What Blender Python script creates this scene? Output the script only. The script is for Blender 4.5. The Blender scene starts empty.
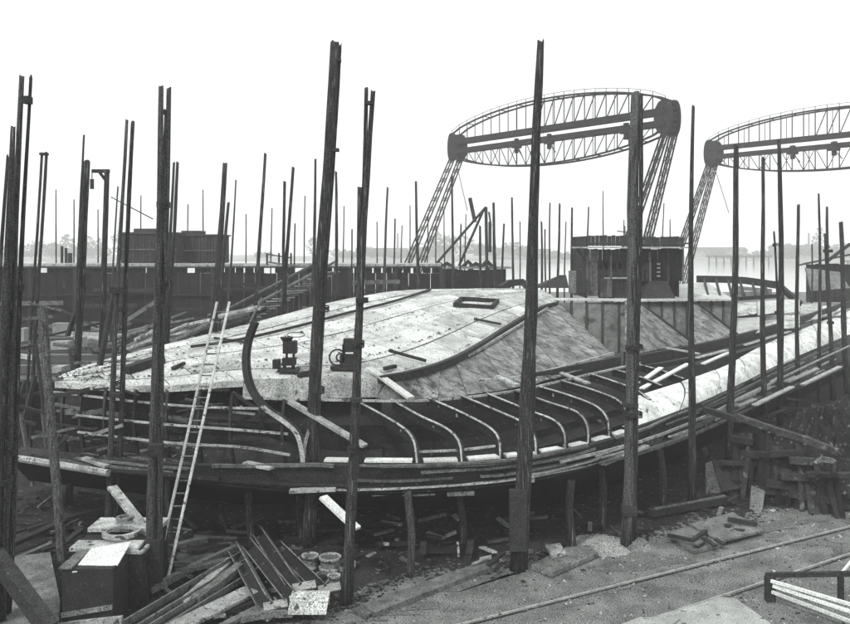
import bpy, math, random
from mathutils import Vector, Matrix
random.seed(7)
R = math.radians
sc = bpy.context.scene
C = sc.collection
# ------------------------------------------------------------ camera
H = 9.0; F = 850.0; HY = 247.0
cam = bpy.data.cameras.new('camera'); co = bpy.data.objects.new('camera', cam); C.objects.link(co)
co.location = (0, 0, H); co.rotation_euler = (R(90), 0, 0)
cam.sensor_width = 36; cam.lens = 36; cam.shift_y = -65/850
cam.clip_start = .1; cam.clip_end = 6000
sc.camera = co
# ------------------------------------------------------------ world: white overcast sky
SUN_EL, SUN_AZ = 48, 215     # sun high, behind the camera and to its left
w = bpy.data.worlds.new('World'); sc.world = w; w.use_nodes = True
nt = w.node_tree; nt.nodes.clear()
sky = nt.nodes.new('ShaderNodeTexSky'); sky.sky_type = 'NISHITA'; sky.sun_disc = False
sky.sun_elevation = R(SUN_EL); sky.sun_rotation = R(SUN_AZ)
bw = nt.nodes.new('ShaderNodeRGBToBW'); nt.links.new(sky.outputs[0], bw.inputs[0])
mx = nt.nodes.new('ShaderNodeMix'); mx.data_type = 'RGBA'; mx.inputs[0].default_value = .93
nt.links.new(bw.outputs[0], mx.inputs[6]); mx.inputs[7].default_value = (12.2, 12.5, 12.3, 1)
bg = nt.nodes.new('ShaderNodeBackground'); bg.inputs[1].default_value = .1
nt.links.new(mx.outputs[2], bg.inputs[0])
wo = nt.nodes.new('ShaderNodeOutputWorld'); nt.links.new(bg.outputs[0], wo.inputs[0])
sl = bpy.data.lights.new('sun', 'SUN'); sl.energy = 2.4; sl.angle = R(10); sl.color = (1, .99, .97)
so = bpy.data.objects.new('sun', sl); C.objects.link(so)
so.rotation_euler = Vector((.45, .62, -.86)).to_track_quat('-Z', 'Y').to_euler(); so.location = (0, 0, 60)
sc.view_settings.view_transform = 'Standard'; sc.view_settings.look = 'None'
sc.cycles.volume_bounces = 4; sc.cycles.max_bounces = 12
sc.view_settings.exposure = 0; sc.view_settings.gamma = 1

# ------------------------------------------------------------ helpers
def P(px, py, Y): return Vector(((px-425)/F*Y, Y, H-(py-HY)/F*Y))
def G(px, py, z=0): Y = (H-z)*F/(py-HY); return Vector(((px-425)/F*Y, Y, z))
TINT = (.965, 1.0, .985)
MATS = {}
def mat(name, lo, hi, scale=3, stretch=(1, 1, 1), rough=.85, spot=0, spotcol=.03, spotscale=25, bump=.3, grain=.25, metal=0, p=(.3, .7), streak=None):
    m = bpy.data.materials.new(name); m.use_nodes = True; n = m.node_tree; N = n.nodes; L = n.links
    b = N['Principled BSDF']; b.inputs['Roughness'].default_value = rough; b.inputs['Metallic'].default_value = metal
    b.inputs['Specular IOR Level'].default_value = .25
    tc = N.new('ShaderNodeTexCoord'); mp = N.new('ShaderNodeMapping'); mp.inputs['Scale'].default_value = stretch
    L.new(tc.outputs['Object'], mp.inputs[0])
    if streak is not None: mp.vector_type = 'TEXTURE'; mp.inputs['Rotation'].default_value = (0, 0, R(streak)); mp.inputs['Scale'].default_value = (2.0, 1.0, 1)
    a = N.new('ShaderNodeTexNoise'); a.inputs['Scale'].default_value = scale; a.inputs['Detail'].default_value = 8; a.inputs['Roughness'].default_value = .65
    L.new(mp.outputs[0], a.inputs[0])
    r = N.new('ShaderNodeValToRGB'); L.new(a.outputs[0], r.inputs[0])
    r.color_ramp.elements[0].position = p[0]; r.color_ramp.elements[1].position = p[1]
    r.color_ramp.elements[0].color = (*[lo*t for t in TINT], 1); r.color_ramp.elements[1].color = (*[hi*t for t in TINT], 1)
    out = r.outputs[0]
    g = N.new('ShaderNodeTexNoise'); g.inputs['Scale'].default_value = 30; g.inputs['Detail'].default_value = 3
    L.new(tc.outputs['Object'], g.inputs[0])
    gr = N.new('ShaderNodeMapRange'); gr.inputs[1].default_value = .4; gr.inputs[2].default_value = .6
    gr.inputs[3].default_value = 1-min(.8, grain*1.25); gr.inputs[4].default_value = 1+grain*1.25
    L.new(g.outputs[0], gr.inputs[0])
    mm = N.new('ShaderNodeMix'); mm.data_type = 'RGBA'; mm.blend_type = 'MULTIPLY'; mm.inputs[0].default_value = 1
    L.new(out, mm.inputs[6]); L.new(gr.outputs[0], mm.inputs[7]); out = mm.outputs[2]
    # each piece slightly lighter or darker than the next
    oi = N.new('ShaderNodeObjectInfo'); orr = N.new('ShaderNodeMapRange'); orr.inputs[3].default_value = .78; orr.inputs[4].default_value = 1.18
    L.new(oi.outputs['Random'], orr.inputs[0])
    m2 = N.new('ShaderNodeMix'); m2.data_type = 'RGBA'; m2.blend_type = 'MULTIPLY'; m2.inputs[0].default_value = 1
    L.new(out, m2.inputs[6]); L.new(orr.outputs[0], m2.inputs[7]); out = m2.outputs[2]
    if spot:
        s = N.new('ShaderNodeTexNoise'); s.inputs['Scale'].default_value = spotscale; s.inputs['Detail'].default_value = 4
        L.new(mp.outputs[0] if stretch[2] < 1 else tc.outputs['Object'], s.inputs[0]); s.inputs['Scale'].default_value = spotscale/(4 if stretch[2] < 1 else 1)
        sr = N.new('ShaderNodeMapRange'); sr.inputs[1].default_value = 1-spot-.04; sr.inputs[2].default_value = 1-spot+.04
        L.new(s.outputs[0], sr.inputs[0])
        m3 = N.new('ShaderNodeMix'); m3.data_type = 'RGBA'; L.new(sr.outputs[0], m3.inputs[0])
        L.new(out, m3.inputs[6]); m3.inputs[7].default_value = (*[spotcol*t for t in TINT], 1); out = m3.outputs[2]
    L.new(out, b.inputs['Base Color'])
    bp = N.new('ShaderNodeBump'); bp.inputs['Strength'].default_value = bump; bp.inputs['Distance'].default_value = .03
    L.new(a.outputs[0], bp.inputs['Height']); L.new(bp.outputs[0], b.inputs['Normal'])
    MATS[name] = m; return m
mat('trestle_wood', .006, .022, 2, (1, 1, .4), .9, .3, .08, 6)
mat('pole_wood', .009, .05, 3.2, (7, 7, .35), .9, .36, .17, 16, .9, .5, 0, (.36, .66))
mat('pole_wood_pale', .02, .11, 3.2, (6, 6, .3), .9, .4, .02, 14, .8, .45)
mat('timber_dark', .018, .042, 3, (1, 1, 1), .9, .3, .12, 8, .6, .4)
mat('timber_mid', .05, .19, 3, (1, 1, 1), .9, .34, .03, 9, .6, .4)
mat('timber_pale', .2, .5, 3, (1, 1, 1), .85, .38, .08, 8, .5, .3)
mat('ladder_wood', .32, .55, 3, (1, 1, 1), .8, .36, .1, 8)
mat('timber_white', .55, .8, 4, (1, 1, 1), .8, .3, .2, 12, .3, .2)
mat('deck_iron', .33, .62, .9, (1, 1, 1), .75, .325, .09, 7, .3, .38, 0, (.3, .62))
mat('deck_iron_worn', .24, .52, 1.6, (1, 1, 1), .75, .36, .07, 5, .3, .4, 0, (.35, .6))
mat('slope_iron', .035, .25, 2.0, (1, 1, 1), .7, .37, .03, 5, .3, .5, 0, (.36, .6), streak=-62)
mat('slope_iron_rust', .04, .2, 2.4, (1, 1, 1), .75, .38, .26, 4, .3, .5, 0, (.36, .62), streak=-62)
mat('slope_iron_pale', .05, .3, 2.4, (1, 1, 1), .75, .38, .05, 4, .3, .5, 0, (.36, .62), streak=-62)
mat('wall_iron', .05, .17, 2.0, (1, 1, .5), .75, .37, .03, 5, .3, .45)
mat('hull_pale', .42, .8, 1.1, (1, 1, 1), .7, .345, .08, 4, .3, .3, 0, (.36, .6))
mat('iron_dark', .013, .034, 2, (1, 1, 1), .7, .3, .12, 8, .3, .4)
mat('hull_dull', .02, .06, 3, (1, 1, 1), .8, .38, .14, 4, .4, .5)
mat('iron_mid', .08, .22, 2, (1, 1, 1), .65, .36, .03, 7, .3, .4)
mat('iron_edge', .2, .5, 2.5, (1, 1, 1), .6, .4, .06, 6, .3, .3)
mat('crane_iron', .006, .02, 1, (1, 1, 1), .7, .3, .12, 3, .2, .3)
mat('plate_dusty', .2, .38, 2, (1, 1, 1), .9, .34, .06, 5)
mat('sand', .22, .42, 3, (1, 1, 1), 1, .37, .08, 12, .8, .5)
mat('ground_grit', .075, .19, 1.1, (1, 1, 1), 1, .36, .26, 16, .6, .6, 0, (.35, .65))
mat('stain', .085, .14, 1.2, (1, 1, 1), 1, .36, .2, 10, .5, .5)
mat('mud', .012, .034, .8, (1, 1, 1), 1, .35, .16, 5, .8, .5, 0, (.35, .65))  # carries the shade painted on the slipway; grooves and heaps share it
mat('foliage', .1, .16, .1, (1, 1, 1), 1, 0)
mat('far_shore_earth', .2, .35, .02, (1, 1, 1), 1, 0)
mat('roof_dark', .03, .07, 1, (1, 1, 1), .9, .33, .12, 3)
mat('rail_steel', .2, .42, 3, (1, 1, 1), .5, .34, .1, 6)
def water_mat():
    m = bpy.data.materials.new('water'); m.use_nodes = True; N = m.node_tree.nodes; L = m.node_tree.links
    b = N['Principled BSDF']; b.inputs['Base Color'].default_value = (.4, .42, .41, 1); b.inputs['Roughness'].default_value = .12
    n = N.new('ShaderNodeTexNoise'); n.inputs['Scale'].default_value = .6; n.inputs['Detail'].default_value = 5
    tc = N.new('ShaderNodeTexCoord'); L.new(tc.outputs['Object'], n.inputs[0])
    bp = N.new('ShaderNodeBump'); bp.inputs['Strength'].default_value = .05; L.new(n.outputs[0], bp.inputs['Height']); L.new(bp.outputs[0], b.inputs['Normal'])
    MATS['water'] = m
water_mat()

def tag(o, label=None, cat=None, group=None, kind=None):
    if label: o['label'] = label
    if cat: o['category'] = cat
    if group: o['group'] = group
    if kind: o['kind'] = kind
    return o
def empty(name, loc, label, cat, group=None):
    o = bpy.data.objects.new(name, None); o.empty_display_size = .3; C.objects.link(o); o.location = loc
    return tag(o, label, cat, group)
class MB:
    def __init__(s): s.v = []; s.f = []; s.sm = False
    def add(s, vs, fs):
        k = len(s.v); s.v += [Vector(a) for a in vs]; s.f += [tuple(i+k for i in f) for f in fs]; return s
    def box(s, c, d, M=None):
        x, y, z = d[0]/2, d[1]/2, d[2]/2
        vs = [Vector((i*x, j*y, k*z)) for k in (-1, 1) for j in (-1, 1) for i in (-1, 1)]
        if M is not None: vs = [M @ q for q in vs]
        c = Vector(c); return s.add([q+c for q in vs], [(0, 2, 3, 1), (4, 5, 7, 6), (0, 1, 5, 4), (2, 6, 7, 3), (0, 4, 6, 2), (1, 3, 7, 5)])
    def bar(s, pts, wd, ht, up=(0, 0, 1), shape=None, taper=1.0):
        """rectangular (or n-gon) section swept along pts"""
        pts = [Vector(p) for p in pts]; up = Vector(up); rings = []
        n = len(pts)
        for i, p in enumerate(pts):
            t = (pts[min(i+1, n-1)]-pts[max(i-1, 0)]).normalized()
            sd = t.cross(up)
            if sd.length < 1e-3: sd = t.cross(Vector((1, 0, 0)))
            sd.normalize(); u = sd.cross(t).normalized()
            k = 1+(taper-1)*i/max(1, n-1)
            if shape: sec = [(math.cos(a)*wd/2*k, math.sin(a)*ht/2*k) for a in [2*math.pi*j/shape for j in range(shape)]]
            else: sec = [(-wd/2*k, -ht/2*k), (wd/2*k, -ht/2*k), (wd/2*k, ht/2*k), (-wd/2*k, ht/2*k)]
            rings.append([p+sd*a+u*b for a, b in sec])
        m = len(rings[0]); vs = [q for r in rings for q in r]; fs = []
        for i in range(n-1):
            for j in range(m):
                a = i*m+j; b = i*m+(j+1) % m; fs.append((a, b, b+m, a+m))
        fs.append(tuple(range(m))[::-1]); fs.append(tuple((n-1)*m+j for j in range(m)))
        return s.add(vs, fs)
    def build(s, name, m, parent=None, smooth=False, loc=None):
        me = bpy.data.meshes.new(name)
        if loc is None:
            # origin: the parent's origin, or the base centre of the shape for a top-level mesh
            if parent is not None:
                o0 = Vector((0, 0, 0)); q = parent
                while q is not None: o0 += q.location; q = q.parent
            else:
                xs = [v.x for v in s.v]; ys = [v.y for v in s.v]; zs = [v.z for v in s.v]
                o0 = Vector(((min(xs)+max(xs))/2, (min(ys)+max(ys))/2, min(zs)))
        else: o0 = Vector(loc)
        me.from_pydata([v-o0 for v in s.v], [], s.f); me.materials.append(MATS[m])
        me.validate()
        if smooth: me.polygons.foreach_set('use_smooth', [True]*len(me.polygons))
        o = bpy.data.objects.new(name, me); C.objects.link(o)
        if parent is not None: o.parent = parent
        else: o.location = o0
        return o
def cr(pts, t):
    """catmull-rom through pts, t in 0..1 by chord length"""
    n = len(pts)
    d = [0]
    for i in range(n-1): d.append(d[-1]+(pts[i+1]-pts[i]).length)
    s = max(0, min(1, t))*d[-1]
    i = 0
    while i < n-2 and d[i+1] < s: i += 1
    k = (s-d[i])/(d[i+1]-d[i])
    p0 = pts[i-1] if i > 0 else pts[i]*2-pts[i+1]; p1 = pts[i]; p2 = pts[i+1]; p3 = pts[i+2] if i+2 < n else p2*2-p1
    return .5*((2*p1)+(p2-p0)*k+(2*p0-5*p1+4*p2-p3)*k*k+(3*p1-p0-3*p2+p3)*k**3)
def curve(l, n=None):
    p = [P(*a) for a in l]
    return [cr(p, i/(n-1)) for i in range(n)] if n else p
def thick(S, u0, u1, v0, v1, nu, nv, th, lift=0):
    """a curved plate: patch of the surface S(u,v) with thickness"""
    mb = MB(); top = []
    for i in range(nu+1):
        for j in range(nv+1):
            u = u0+(u1-u0)*i/nu; v = v0+(v1-v0)*j/nv; e = 1e-3
            p = S(u, v); n = (S(min(1, u+e), v)-S(max(0, u-e), v)).cross(S(u, min(1, v+e))-S(u, max(0, v-e)))
            if n.length < 1e-9: n = Vector((0, 0, 1))
            n.normalize()
            if n.z < 0: n = -n
            top.append((p+n*lift, p+n*(lift-th)))
    W = nv+1; vs = [a for a, b in top]+[b for a, b in top]; K = len(top); fs = []
    for i in range(nu):
        for j in range(nv):
            a = i*W+j; fs.append((a, a+1, a+W+1, a+W)); fs.append((a+K, a+W+K, a+W+1+K, a+1+K))
    for i in range(nu):
        a = i*W; fs.append((a, a+W, a+W+K, a+K)); a = i*W+nv; fs.append((a, a+K, a+W+K, a+W))
    for j in range(nv):
        a = j; fs.append((a, a+K, a+1+K, a+1)); a = nu*W+j; fs.append((a, a+1, a+1+K, a+K))
    return mb.add(vs, fs)
def loft(A, B):
    return lambda u, v: cr(A, u)*(1-v)+cr(B, u)*v
def rnd(a, b): return random.uniform(a, b)

# ------------------------------------------------------------ ground, water, far shore
def sheet(name, poly, z, m, n=1):
    mb = MB(); mb.add([(x, y, z) for x, y in poly], [tuple(range(len(poly)))]); o = mb.build(name, m, loc=(0, 0, 0)); o['kind'] = 'structure'; return o
mb = MB(); mb.box((0, 40, -2.5), (700, 260, 5)); tag(mb.build('ground', 'ground_grit', loc=(0, 0, 0)), kind='structure')
sheet('water', [(-1400, 165), (1400, 165), (1400, 1000), (-1400, 1000)], -1.0, 'water')
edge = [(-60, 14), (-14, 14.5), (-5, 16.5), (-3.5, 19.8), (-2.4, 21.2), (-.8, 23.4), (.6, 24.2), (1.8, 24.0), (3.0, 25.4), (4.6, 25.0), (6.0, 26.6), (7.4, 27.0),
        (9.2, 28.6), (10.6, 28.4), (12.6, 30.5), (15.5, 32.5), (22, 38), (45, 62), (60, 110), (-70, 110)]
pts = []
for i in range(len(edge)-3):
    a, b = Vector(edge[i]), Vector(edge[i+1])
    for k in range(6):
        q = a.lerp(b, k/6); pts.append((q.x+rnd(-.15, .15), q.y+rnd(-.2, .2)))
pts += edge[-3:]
sheet('slipway_shade', pts, .004, 'mud')  # dark sheet: shade under and around the hull painted onto the ground
mb = MB()
for i in range(72):
    x0 = -1290+i*36; mb.add([(x0, 560, -1.2), (x0+40, 560, -1.2), (x0+40, 760, 1.5+1*math.sin(i*.9)), (x0, 760, 1.5+1*math.sin(i*.7))], [(0, 1, 2, 3)])
tag(mb.build('far_shore', 'far_shore_earth', loc=(0, 0, 0)), kind='structure')
# far wood: one uneven mass of foliage beyond the water
mb = MB()
vs = []; fs = []
x = -430
while x < 430:
    dens = .5+.5*math.sin(x*.021+1)+rnd(-.2, .3)
    if dens > .25:
        hh = rnd(5, 17)*(.5+.6*max(0, dens))*(.75+.35*math.sin(x*.047)+.2*math.sin(x*.13)); rr = rnd(3, 11); yy = rnd(575, 660); 
        for k in range(170):
            a = rnd(0, 6.28); e = rnd(-1, 1); r = rnd(.6, 1)
            c = Vector((x+rr*r*math.cos(a)*math.sqrt(1-e*e), yy+rr*r*math.sin(a)*math.sqrt(1-e*e), hh*.6+hh*.45*e*r+1))
            d = rnd(.8, 2.2); q = [Vector((rnd(-d, d), rnd(-d, d), rnd(-d, d))) for _ in range(3)]
            k0 = len(vs); vs += [c+t for t in q]; fs.append((k0, k0+1, k0+2))
    x += rnd(3, 7)
mb.add(vs, fs); tag(mb.build('far_wood', 'foliage', loc=(0, 0, 0)), 'pale mass of trees on the far bank beyond the water', 'wood', kind='stuff')
for i, (px, wd_, ht_, lb) in enumerate([(432, 30, 9, 'low pale far building left of the tall centre pole'), (520, 44, 7, 'long pale far shed behind the short poles left of the centre'), (655, 26, 8, 'pale far building peeping out right of the stout pole'), (718, 40, 9, 'pale far warehouse just right of the slim pole between the cranes'), (795, 36, 12, 'taller pale far warehouse behind the right-hand poles'), (835, 30, 9, 'pale far building at the right edge of the far bank'), (75, 40, 8, 'pale far shed at the left beyond the trestle'), (385, 34, 8, 'pale far building beyond the trestle right of the paired pole')]):
    Yb_ = 640+i*6; cx_ = (px-425)/F*Yb_; e = empty('far_building', (cx_, Yb_, 1), lb, 'building')
    ht_ *= .6; MB().box((cx_, Yb_, 1+ht_/2), (wd_, 14, ht_)).build('wall', 'plate_dusty', e)
    MB().add([(cx_-wd_/2-1, Yb_-8, ht_+1), (cx_+wd_/2+1, Yb_-8, ht_+1), (cx_+wd_/2+1, Yb_+8, ht_+1), (cx_-wd_/2-1, Yb_+8, ht_+1), (cx_-wd_/2-1, Yb_, ht_+3.5), (cx_+wd_/2+1, Yb_, ht_+3.5)], [(0, 1, 5, 4), (2, 3, 4, 5), (0, 4, 3), (1, 2, 5), (3, 2, 1, 0)]).build('roof', 'roof_dark', e)
    if i % 3 == 1: MB().bar([(cx_+wd_*.3, Yb_, 1), (cx_+wd_*.3, Yb_, 20)], 2.2, 2.2, shape=10, taper=.6).build('chimney', 'wall_iron', e)
def pier(x0, x1, Y, z1, label, n):
    t = empty('timber_pier', ((x0+x1)/2, Y, -1), label, 'pier')
    for i in range(n):
        x = x0+(x1-x0)*i/(n-1); MB().bar([(x, Y, -2.5), (x, Y, z1)], .9, .9, shape=6).build('pile', 'timber_dark', t)
    MB().box(((x0+x1)/2, Y, z1+.4), (x1-x0+2, 5, .8)).build('walkway', 'timber_dark', t)
pier(157, 190, 470, 3.5, 'dark piled timber pier on the far water right of the tall bare pole', 9)
pier(214, 233, 430, 1.5, 'low piled pier farther right, seen between the slim right-hand poles', 6)

# ------------------------------------------------------------ the unfinished ship
ship = empty('unfinished_ship', (0, 26, 0), 'unfinished iron ship on the slipway, pale plated deck, bare curved frames along its near side', 'ship')
A = curve([(57, 377, 28), (100, 362, 30), (165, 345, 33), (240, 327, 36.5), (330, 303, 42), (400, 291, 47), (470, 289, 50), (530, 289, 53)])
B = curve([(57, 381, 28), (110, 384, 27.4), (170, 385, 26.9), (240, 380, 26.9), (320, 379.5, 26.9), (385, 378, 27.2), (410, 373, 28), (440, 364, 30), (470, 350, 33), (505, 328, 39), (535, 310, 45), (560, 302, 50)])
S0 = loft(B, A)
def S(u, v):
    p = S0(u, v); return p+Vector((0, 0, .25*math.sin(math.pi*v)*min(1, u*3)))
def on_deck(px, py, lift=0):
    best = None
    for i in range(61):
        for j in range(41):
            p = S(i/60, j/40); x = 425+p.x/p.y*F; y = HY+(H-p.z)/p.y*F; d = (x-px)**2+(y-py)**2
            if best is None or d < best[0]: best = (d, p)
    return best[1]+Vector((0, 0, lift))
thick(S, 0, 1, 0, 1, 40, 10, .06, -.09).build('deck_underlayer', 'iron_dark', ship)
NU, NV = 17, 6
for j in range(NV):
    off = .5/NU if j % 2 else 0
    cuts = [0]+[k/NU+off for k in range(1 if not off else 0, NU)]+[1]
    cuts = sorted(set(c for c in cuts if 0 <= c <= 1))
    for a, b in zip(cuts, cuts[1:]):
        if b-a < .005: continue
        g = .0006
        thick(S, a+g, b-g, j/NV+.0025, (j+1)/NV-.0025, 3, 2, .035, rnd(-.01, .01)+(.03 if j % 2 else 0)).build('deck_plate', 'deck_iron' if random.random() < .72 else 'deck_iron_worn', ship)
# rivet and bolt holes standing in rows along the seams
mb = MB()
def stud(p, r):
    k = 6; mb.add([p+Vector((math.cos(6.283*i/k)*r, math.sin(6.283*i/k)*r, 0)) for i in range(k)]+[p+Vector((0, 0, r*.6))], [(i, (i+1) % k, k) for i in range(k)])
for j in range(0, NV+1):
    for i in range(150):
        if random.random() < .45: continue
        u = i/150+rnd(-.001, .001); v = min(.99, max(.01, j/NV+rnd(.02, .03)))
        stud(S(u, v)+Vector((0, 0, .05)), rnd(.025, .05))
for i in range(260):
    u = rnd(.02, .6); v = random.choice([.2, .28, .42, .47, .62, .8])+rnd(-.01, .01); stud(S(u, v)+Vector((0, 0, .05)), rnd(.03, .07))
r_ = mb.build('rivets', 'iron_dark', ship); r_['kind'] = 'stuff'
# raised lap of the strake near the far edge, a dark line along the deck
def on_line(l, dz=0): return [P(*a)+Vector((0, 0, dz)) for a in l]
ln = [on_deck(*q) for q in [(190, 352), (240, 343), (300, 327), (345, 316), (395, 302), (430, 292)]]
MB().bar([q+Vector((0, 0, .11)) for q in [cr(ln, k/20) for k in range(21)]], .1, .1).build('lap_edge', 'iron_dark', ship)
ln = [on_deck(*q) for q in [(386, 388), (420, 380), (450, 364), (480, 350), (510, 331), (540, 311), (556, 304)]]
MB().bar([q+Vector((.05, -.16, -.02)) for q in [cr(ln, k/24) for k in range(25)]], .2, .24).build('lap_edge', 'iron_dark', ship)
# near rim of the deck: a pale upstand
rt = [cr(B, t) for t in [i/60 for i in range(61)]]
rim_t = [p for p in rt if p.x < -.95]
rim_a = [p+Vector((0, -.06, .0)) for p in rim_t if p.x > -5.9]; 
for k in range(0, len(rim_a)-1, 3):
    seg = rim_a[k:k+4]
    if len(seg) < 2: continue
    q = MB()
    n = len(seg)
    vs = []
    for s_ in seg:
        vs += [s_+Vector((0, 0, .03)), s_+Vector((0, -.16, -.56)), s_+Vector((0, -.11, -.56)), s_+Vector((0, .05, .03))]
    fs = []
    for i in range(n-1):
        for a in range(4):
            fs.append((i*4+a, i*4+(a+1) % 4, (i+1)*4+(a+1) % 4, (i+1)*4+a))
    q.add(vs, fs+[(0, 1, 2, 3), ((n-1)*4+3, (n-1)*4+2, (n-1)*4+1, (n-1)*4)]).build('rim_plate', 'deck_iron_worn', ship)
MB().bar([p+Vector((0, -.05, -.1)) for p in rim_t if p.x < -5.6], .16, .2).build('deck_edge', 'deck_iron_worn', ship)
# sloping side plates
K = curve([(386, 384, 26.9), (412, 379, 27.9), (440, 370, 29.8), (470, 355, 32.8), (505, 332, 38.5), (535, 313, 44.5), (560, 305, 49)])
D = curve([(375, 399, 26.4), (415, 400, 26.6), (470, 395, 27.8), (520, 387, 29.8), (560, 377, 32.5), (590, 367, 35), (615, 357, 37.5)])
SL = loft(K, D)
thick(SL, 0, 1, 0, 1, 24, 6, .05, -.06).build('slope_underlayer', 'iron_dark', ship)
NS = 14
for i in range(NS):
    u0 = i/NS+.0006; u1 = (i+1)/NS-.0006
    for (v0, v1) in ((0, 1),):
        thick(SL, u0, u1, v0+.003, v1-.003, 2, 3, .03, .02*(i % 2)+rnd(0, .01)).build('slope_plate', random.choice(['slope_iron', 'slope_iron', 'slope_iron_rust', 'slope_iron', 'slope_iron_pale']), ship)
def line(name, l, wd, ht, m, parent=ship, n=20, dz=0, shape=None):
    c = [P(*a)+Vector((0, 0, dz)) for a in l]
    return MB().bar([cr(c, k/(n-1)) for k in range(n)], wd, ht, shape=shape).build(name, m, parent)
line('edge_strip', [(245, 398, 26.2), (330, 400, 26.1), (415, 401, 26.4), (470, 397, 27.6), (520, 390, 29.6), (570, 379, 32.6), (640, 363, 37.5)], .07, .07, 'iron_edge')
line('edge_strip', [(478, 381, 29.5), (520, 377, 31), (560, 368, 33.5), (614, 353, 37.6)], .09, .1, 'iron_edge')
line('edge_strip', [(455, 361, 31.2), (475, 352, 33), (510, 331, 38.4), (548, 308, 46)], .1, .1, 'iron_edge')
line('edge_girder', [(500, 385, 30.2), (560, 373, 33), (620, 361, 37.5)], .1, .4, 'iron_dark')
# recessed upright wall with stiffeners, and the farther slopes
def wallface(a, b, name, m, n, th=.08):
    """upright strip of plates between top line a and bottom line b"""
    for i in range(n):
        t0 = i/n+.004; t1 = (i+1)/n-.004
        q = [cr(a, t0), cr(a, t1), cr(b, t1), cr(b, t0)]; d = Vector((0, th, 0))
        MB().add(q+[s+d for s in q], [(0, 1, 2, 3), (7, 6, 5, 4), (0, 4, 5, 1), (1, 5, 6, 2), (2, 6, 7, 3), (3, 7, 4, 0)]).build(name, m, ship)
        MB().bar([cr(a, t1)+Vector((0, -.06, 0)), cr(b, t1)+Vector((0, -.06, 0))], .1, .12, up=(0, 1, 0)).build('stiffener', 'iron_dark', ship)
WT = curve([(556, 303, 49.5), (640, 302, 49), (735, 301, 52)]); WBm = curve([(556, 346, 47.5), (640, 352, 46), (735, 340, 49)])
wallface(WT, WBm, 'wall_plate', 'wall_iron', 13)
line('wall_top_edge', [(545, 299, 50), (640, 300, 48.8), (735, 299, 51.5)], .5, .12, 'deck_iron')
def poly(name, pts, m, th=.06, parent=ship):
    q = [P(*a) for a in pts]; n = (q[1]-q[0]).cross(q[2]-q[0]).normalized()
    if n.y > 0: n = -n
    k = len(q)
    return MB().add(q+[s-n*th for s in q], [tuple(range(k)), tuple(range(2*k-1, k-1, -1))]+[(i, i+k, (i+1) % k+k, (i+1) % k) for i in range(k)]).build(name, m, parent)
poly('slope_plate', [(625, 300, 48), (640, 303, 47.8), (694, 344, 44.5), (660, 349, 42), (637, 354, 40.5), (625, 340, 41)], 'slope_iron')
poly('slope_plate', [(690, 303, 50), (699, 305, 50), (740, 337, 47.5), (716, 344, 45.5), (694, 346, 45)], 'slope_iron')
line('edge_strip', [(640, 303, 47.7), (694, 343, 44.4)], .08, .1, 'iron_dark', n=4)
line('edge_strip', [(699, 304, 49.8), (740, 336, 47.4)], .08, .1, 'iron_dark', n=4)
# far shoulder: pale plates in bands
for k, (x0, x1, ya, yb, Y0, Y1, mm_) in enumerate([(735, 757, 303, 316, 54, 52, 'deck_iron_worn'), (757, 778, 301, 315, 55, 53, 'deck_iron'), (735, 760, 318, 335, 52, 49, 'deck_iron'), (760, 800, 316, 330, 54, 52, 'deck_iron_worn'),
        (778, 800, 300, 314, 58, 55, 'deck_iron'), (800, 822, 304, 321, 62, 57, 'deck_iron_worn'), (822, 846, 306, 317, 64, 61, 'deck_iron')]):
    poly('shoulder_plate', [(x0+.4, ya, Y0), (x1-.4, ya-1, Y0), (x1-.4, yb-3, Y1), (x0+.4, yb, Y1)], mm_)
poly('raised_deck_plate', [(664, 284, 60), (708, 283, 62), (733, 299, 56), (660, 299, 55.5)], 'deck_iron')
line('raised_edge', [(697, 279, 62), (740, 280, 62), (776, 285, 60)], .25, .5, 'iron_dark', n=6)
line('raised_edge', [(735, 299, 55), (776, 296, 57)], .2, .25, 'iron_dark', n=4)
line('raised_edge', [(735, 317, 52.6), (776, 313, 54.8)], .15, .2, 'iron_dark', n=4)
line('raised_edge', [(776, 283, 60), (800, 304, 58)], .35, .35, 'iron_dark', n=4)
for i, x in enumerate(range(704, 776, 12)):
    line('bulwark_post', [(x, 279+i*.6, 61.8), (x+4, 296, 57)], .15, .15, 'iron_dark', n=2)
poly('hold_plate', [(738, 286, 60), (772, 289, 60), (772, 294, 58), (738, 297, 58)], 'wall_iron')
line('hold_plank', [(742, 291, 59), (754, 291.5, 59)], .4, .06, 'timber_white', n=2)
line('girder', [(640, 360, 40), (697, 349, 43.5), (735, 340, 47), (790, 324, 54), (850, 304, 66)], .25, .5, 'iron_dark')
line('girder', [(615, 372, 36.4), (690, 360, 41), (740, 347, 46), (800, 328, 54)], .15, .22, 'iron_dark')
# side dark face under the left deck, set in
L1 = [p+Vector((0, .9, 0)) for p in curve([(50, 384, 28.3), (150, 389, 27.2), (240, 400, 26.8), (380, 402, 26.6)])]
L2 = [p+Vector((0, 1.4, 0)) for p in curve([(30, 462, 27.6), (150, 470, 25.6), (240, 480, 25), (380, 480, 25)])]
thick(loft(L1, L2), 0, 1, 0, 1, 20, 3, .06).build('inner_side', 'iron_dark', ship)
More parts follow.
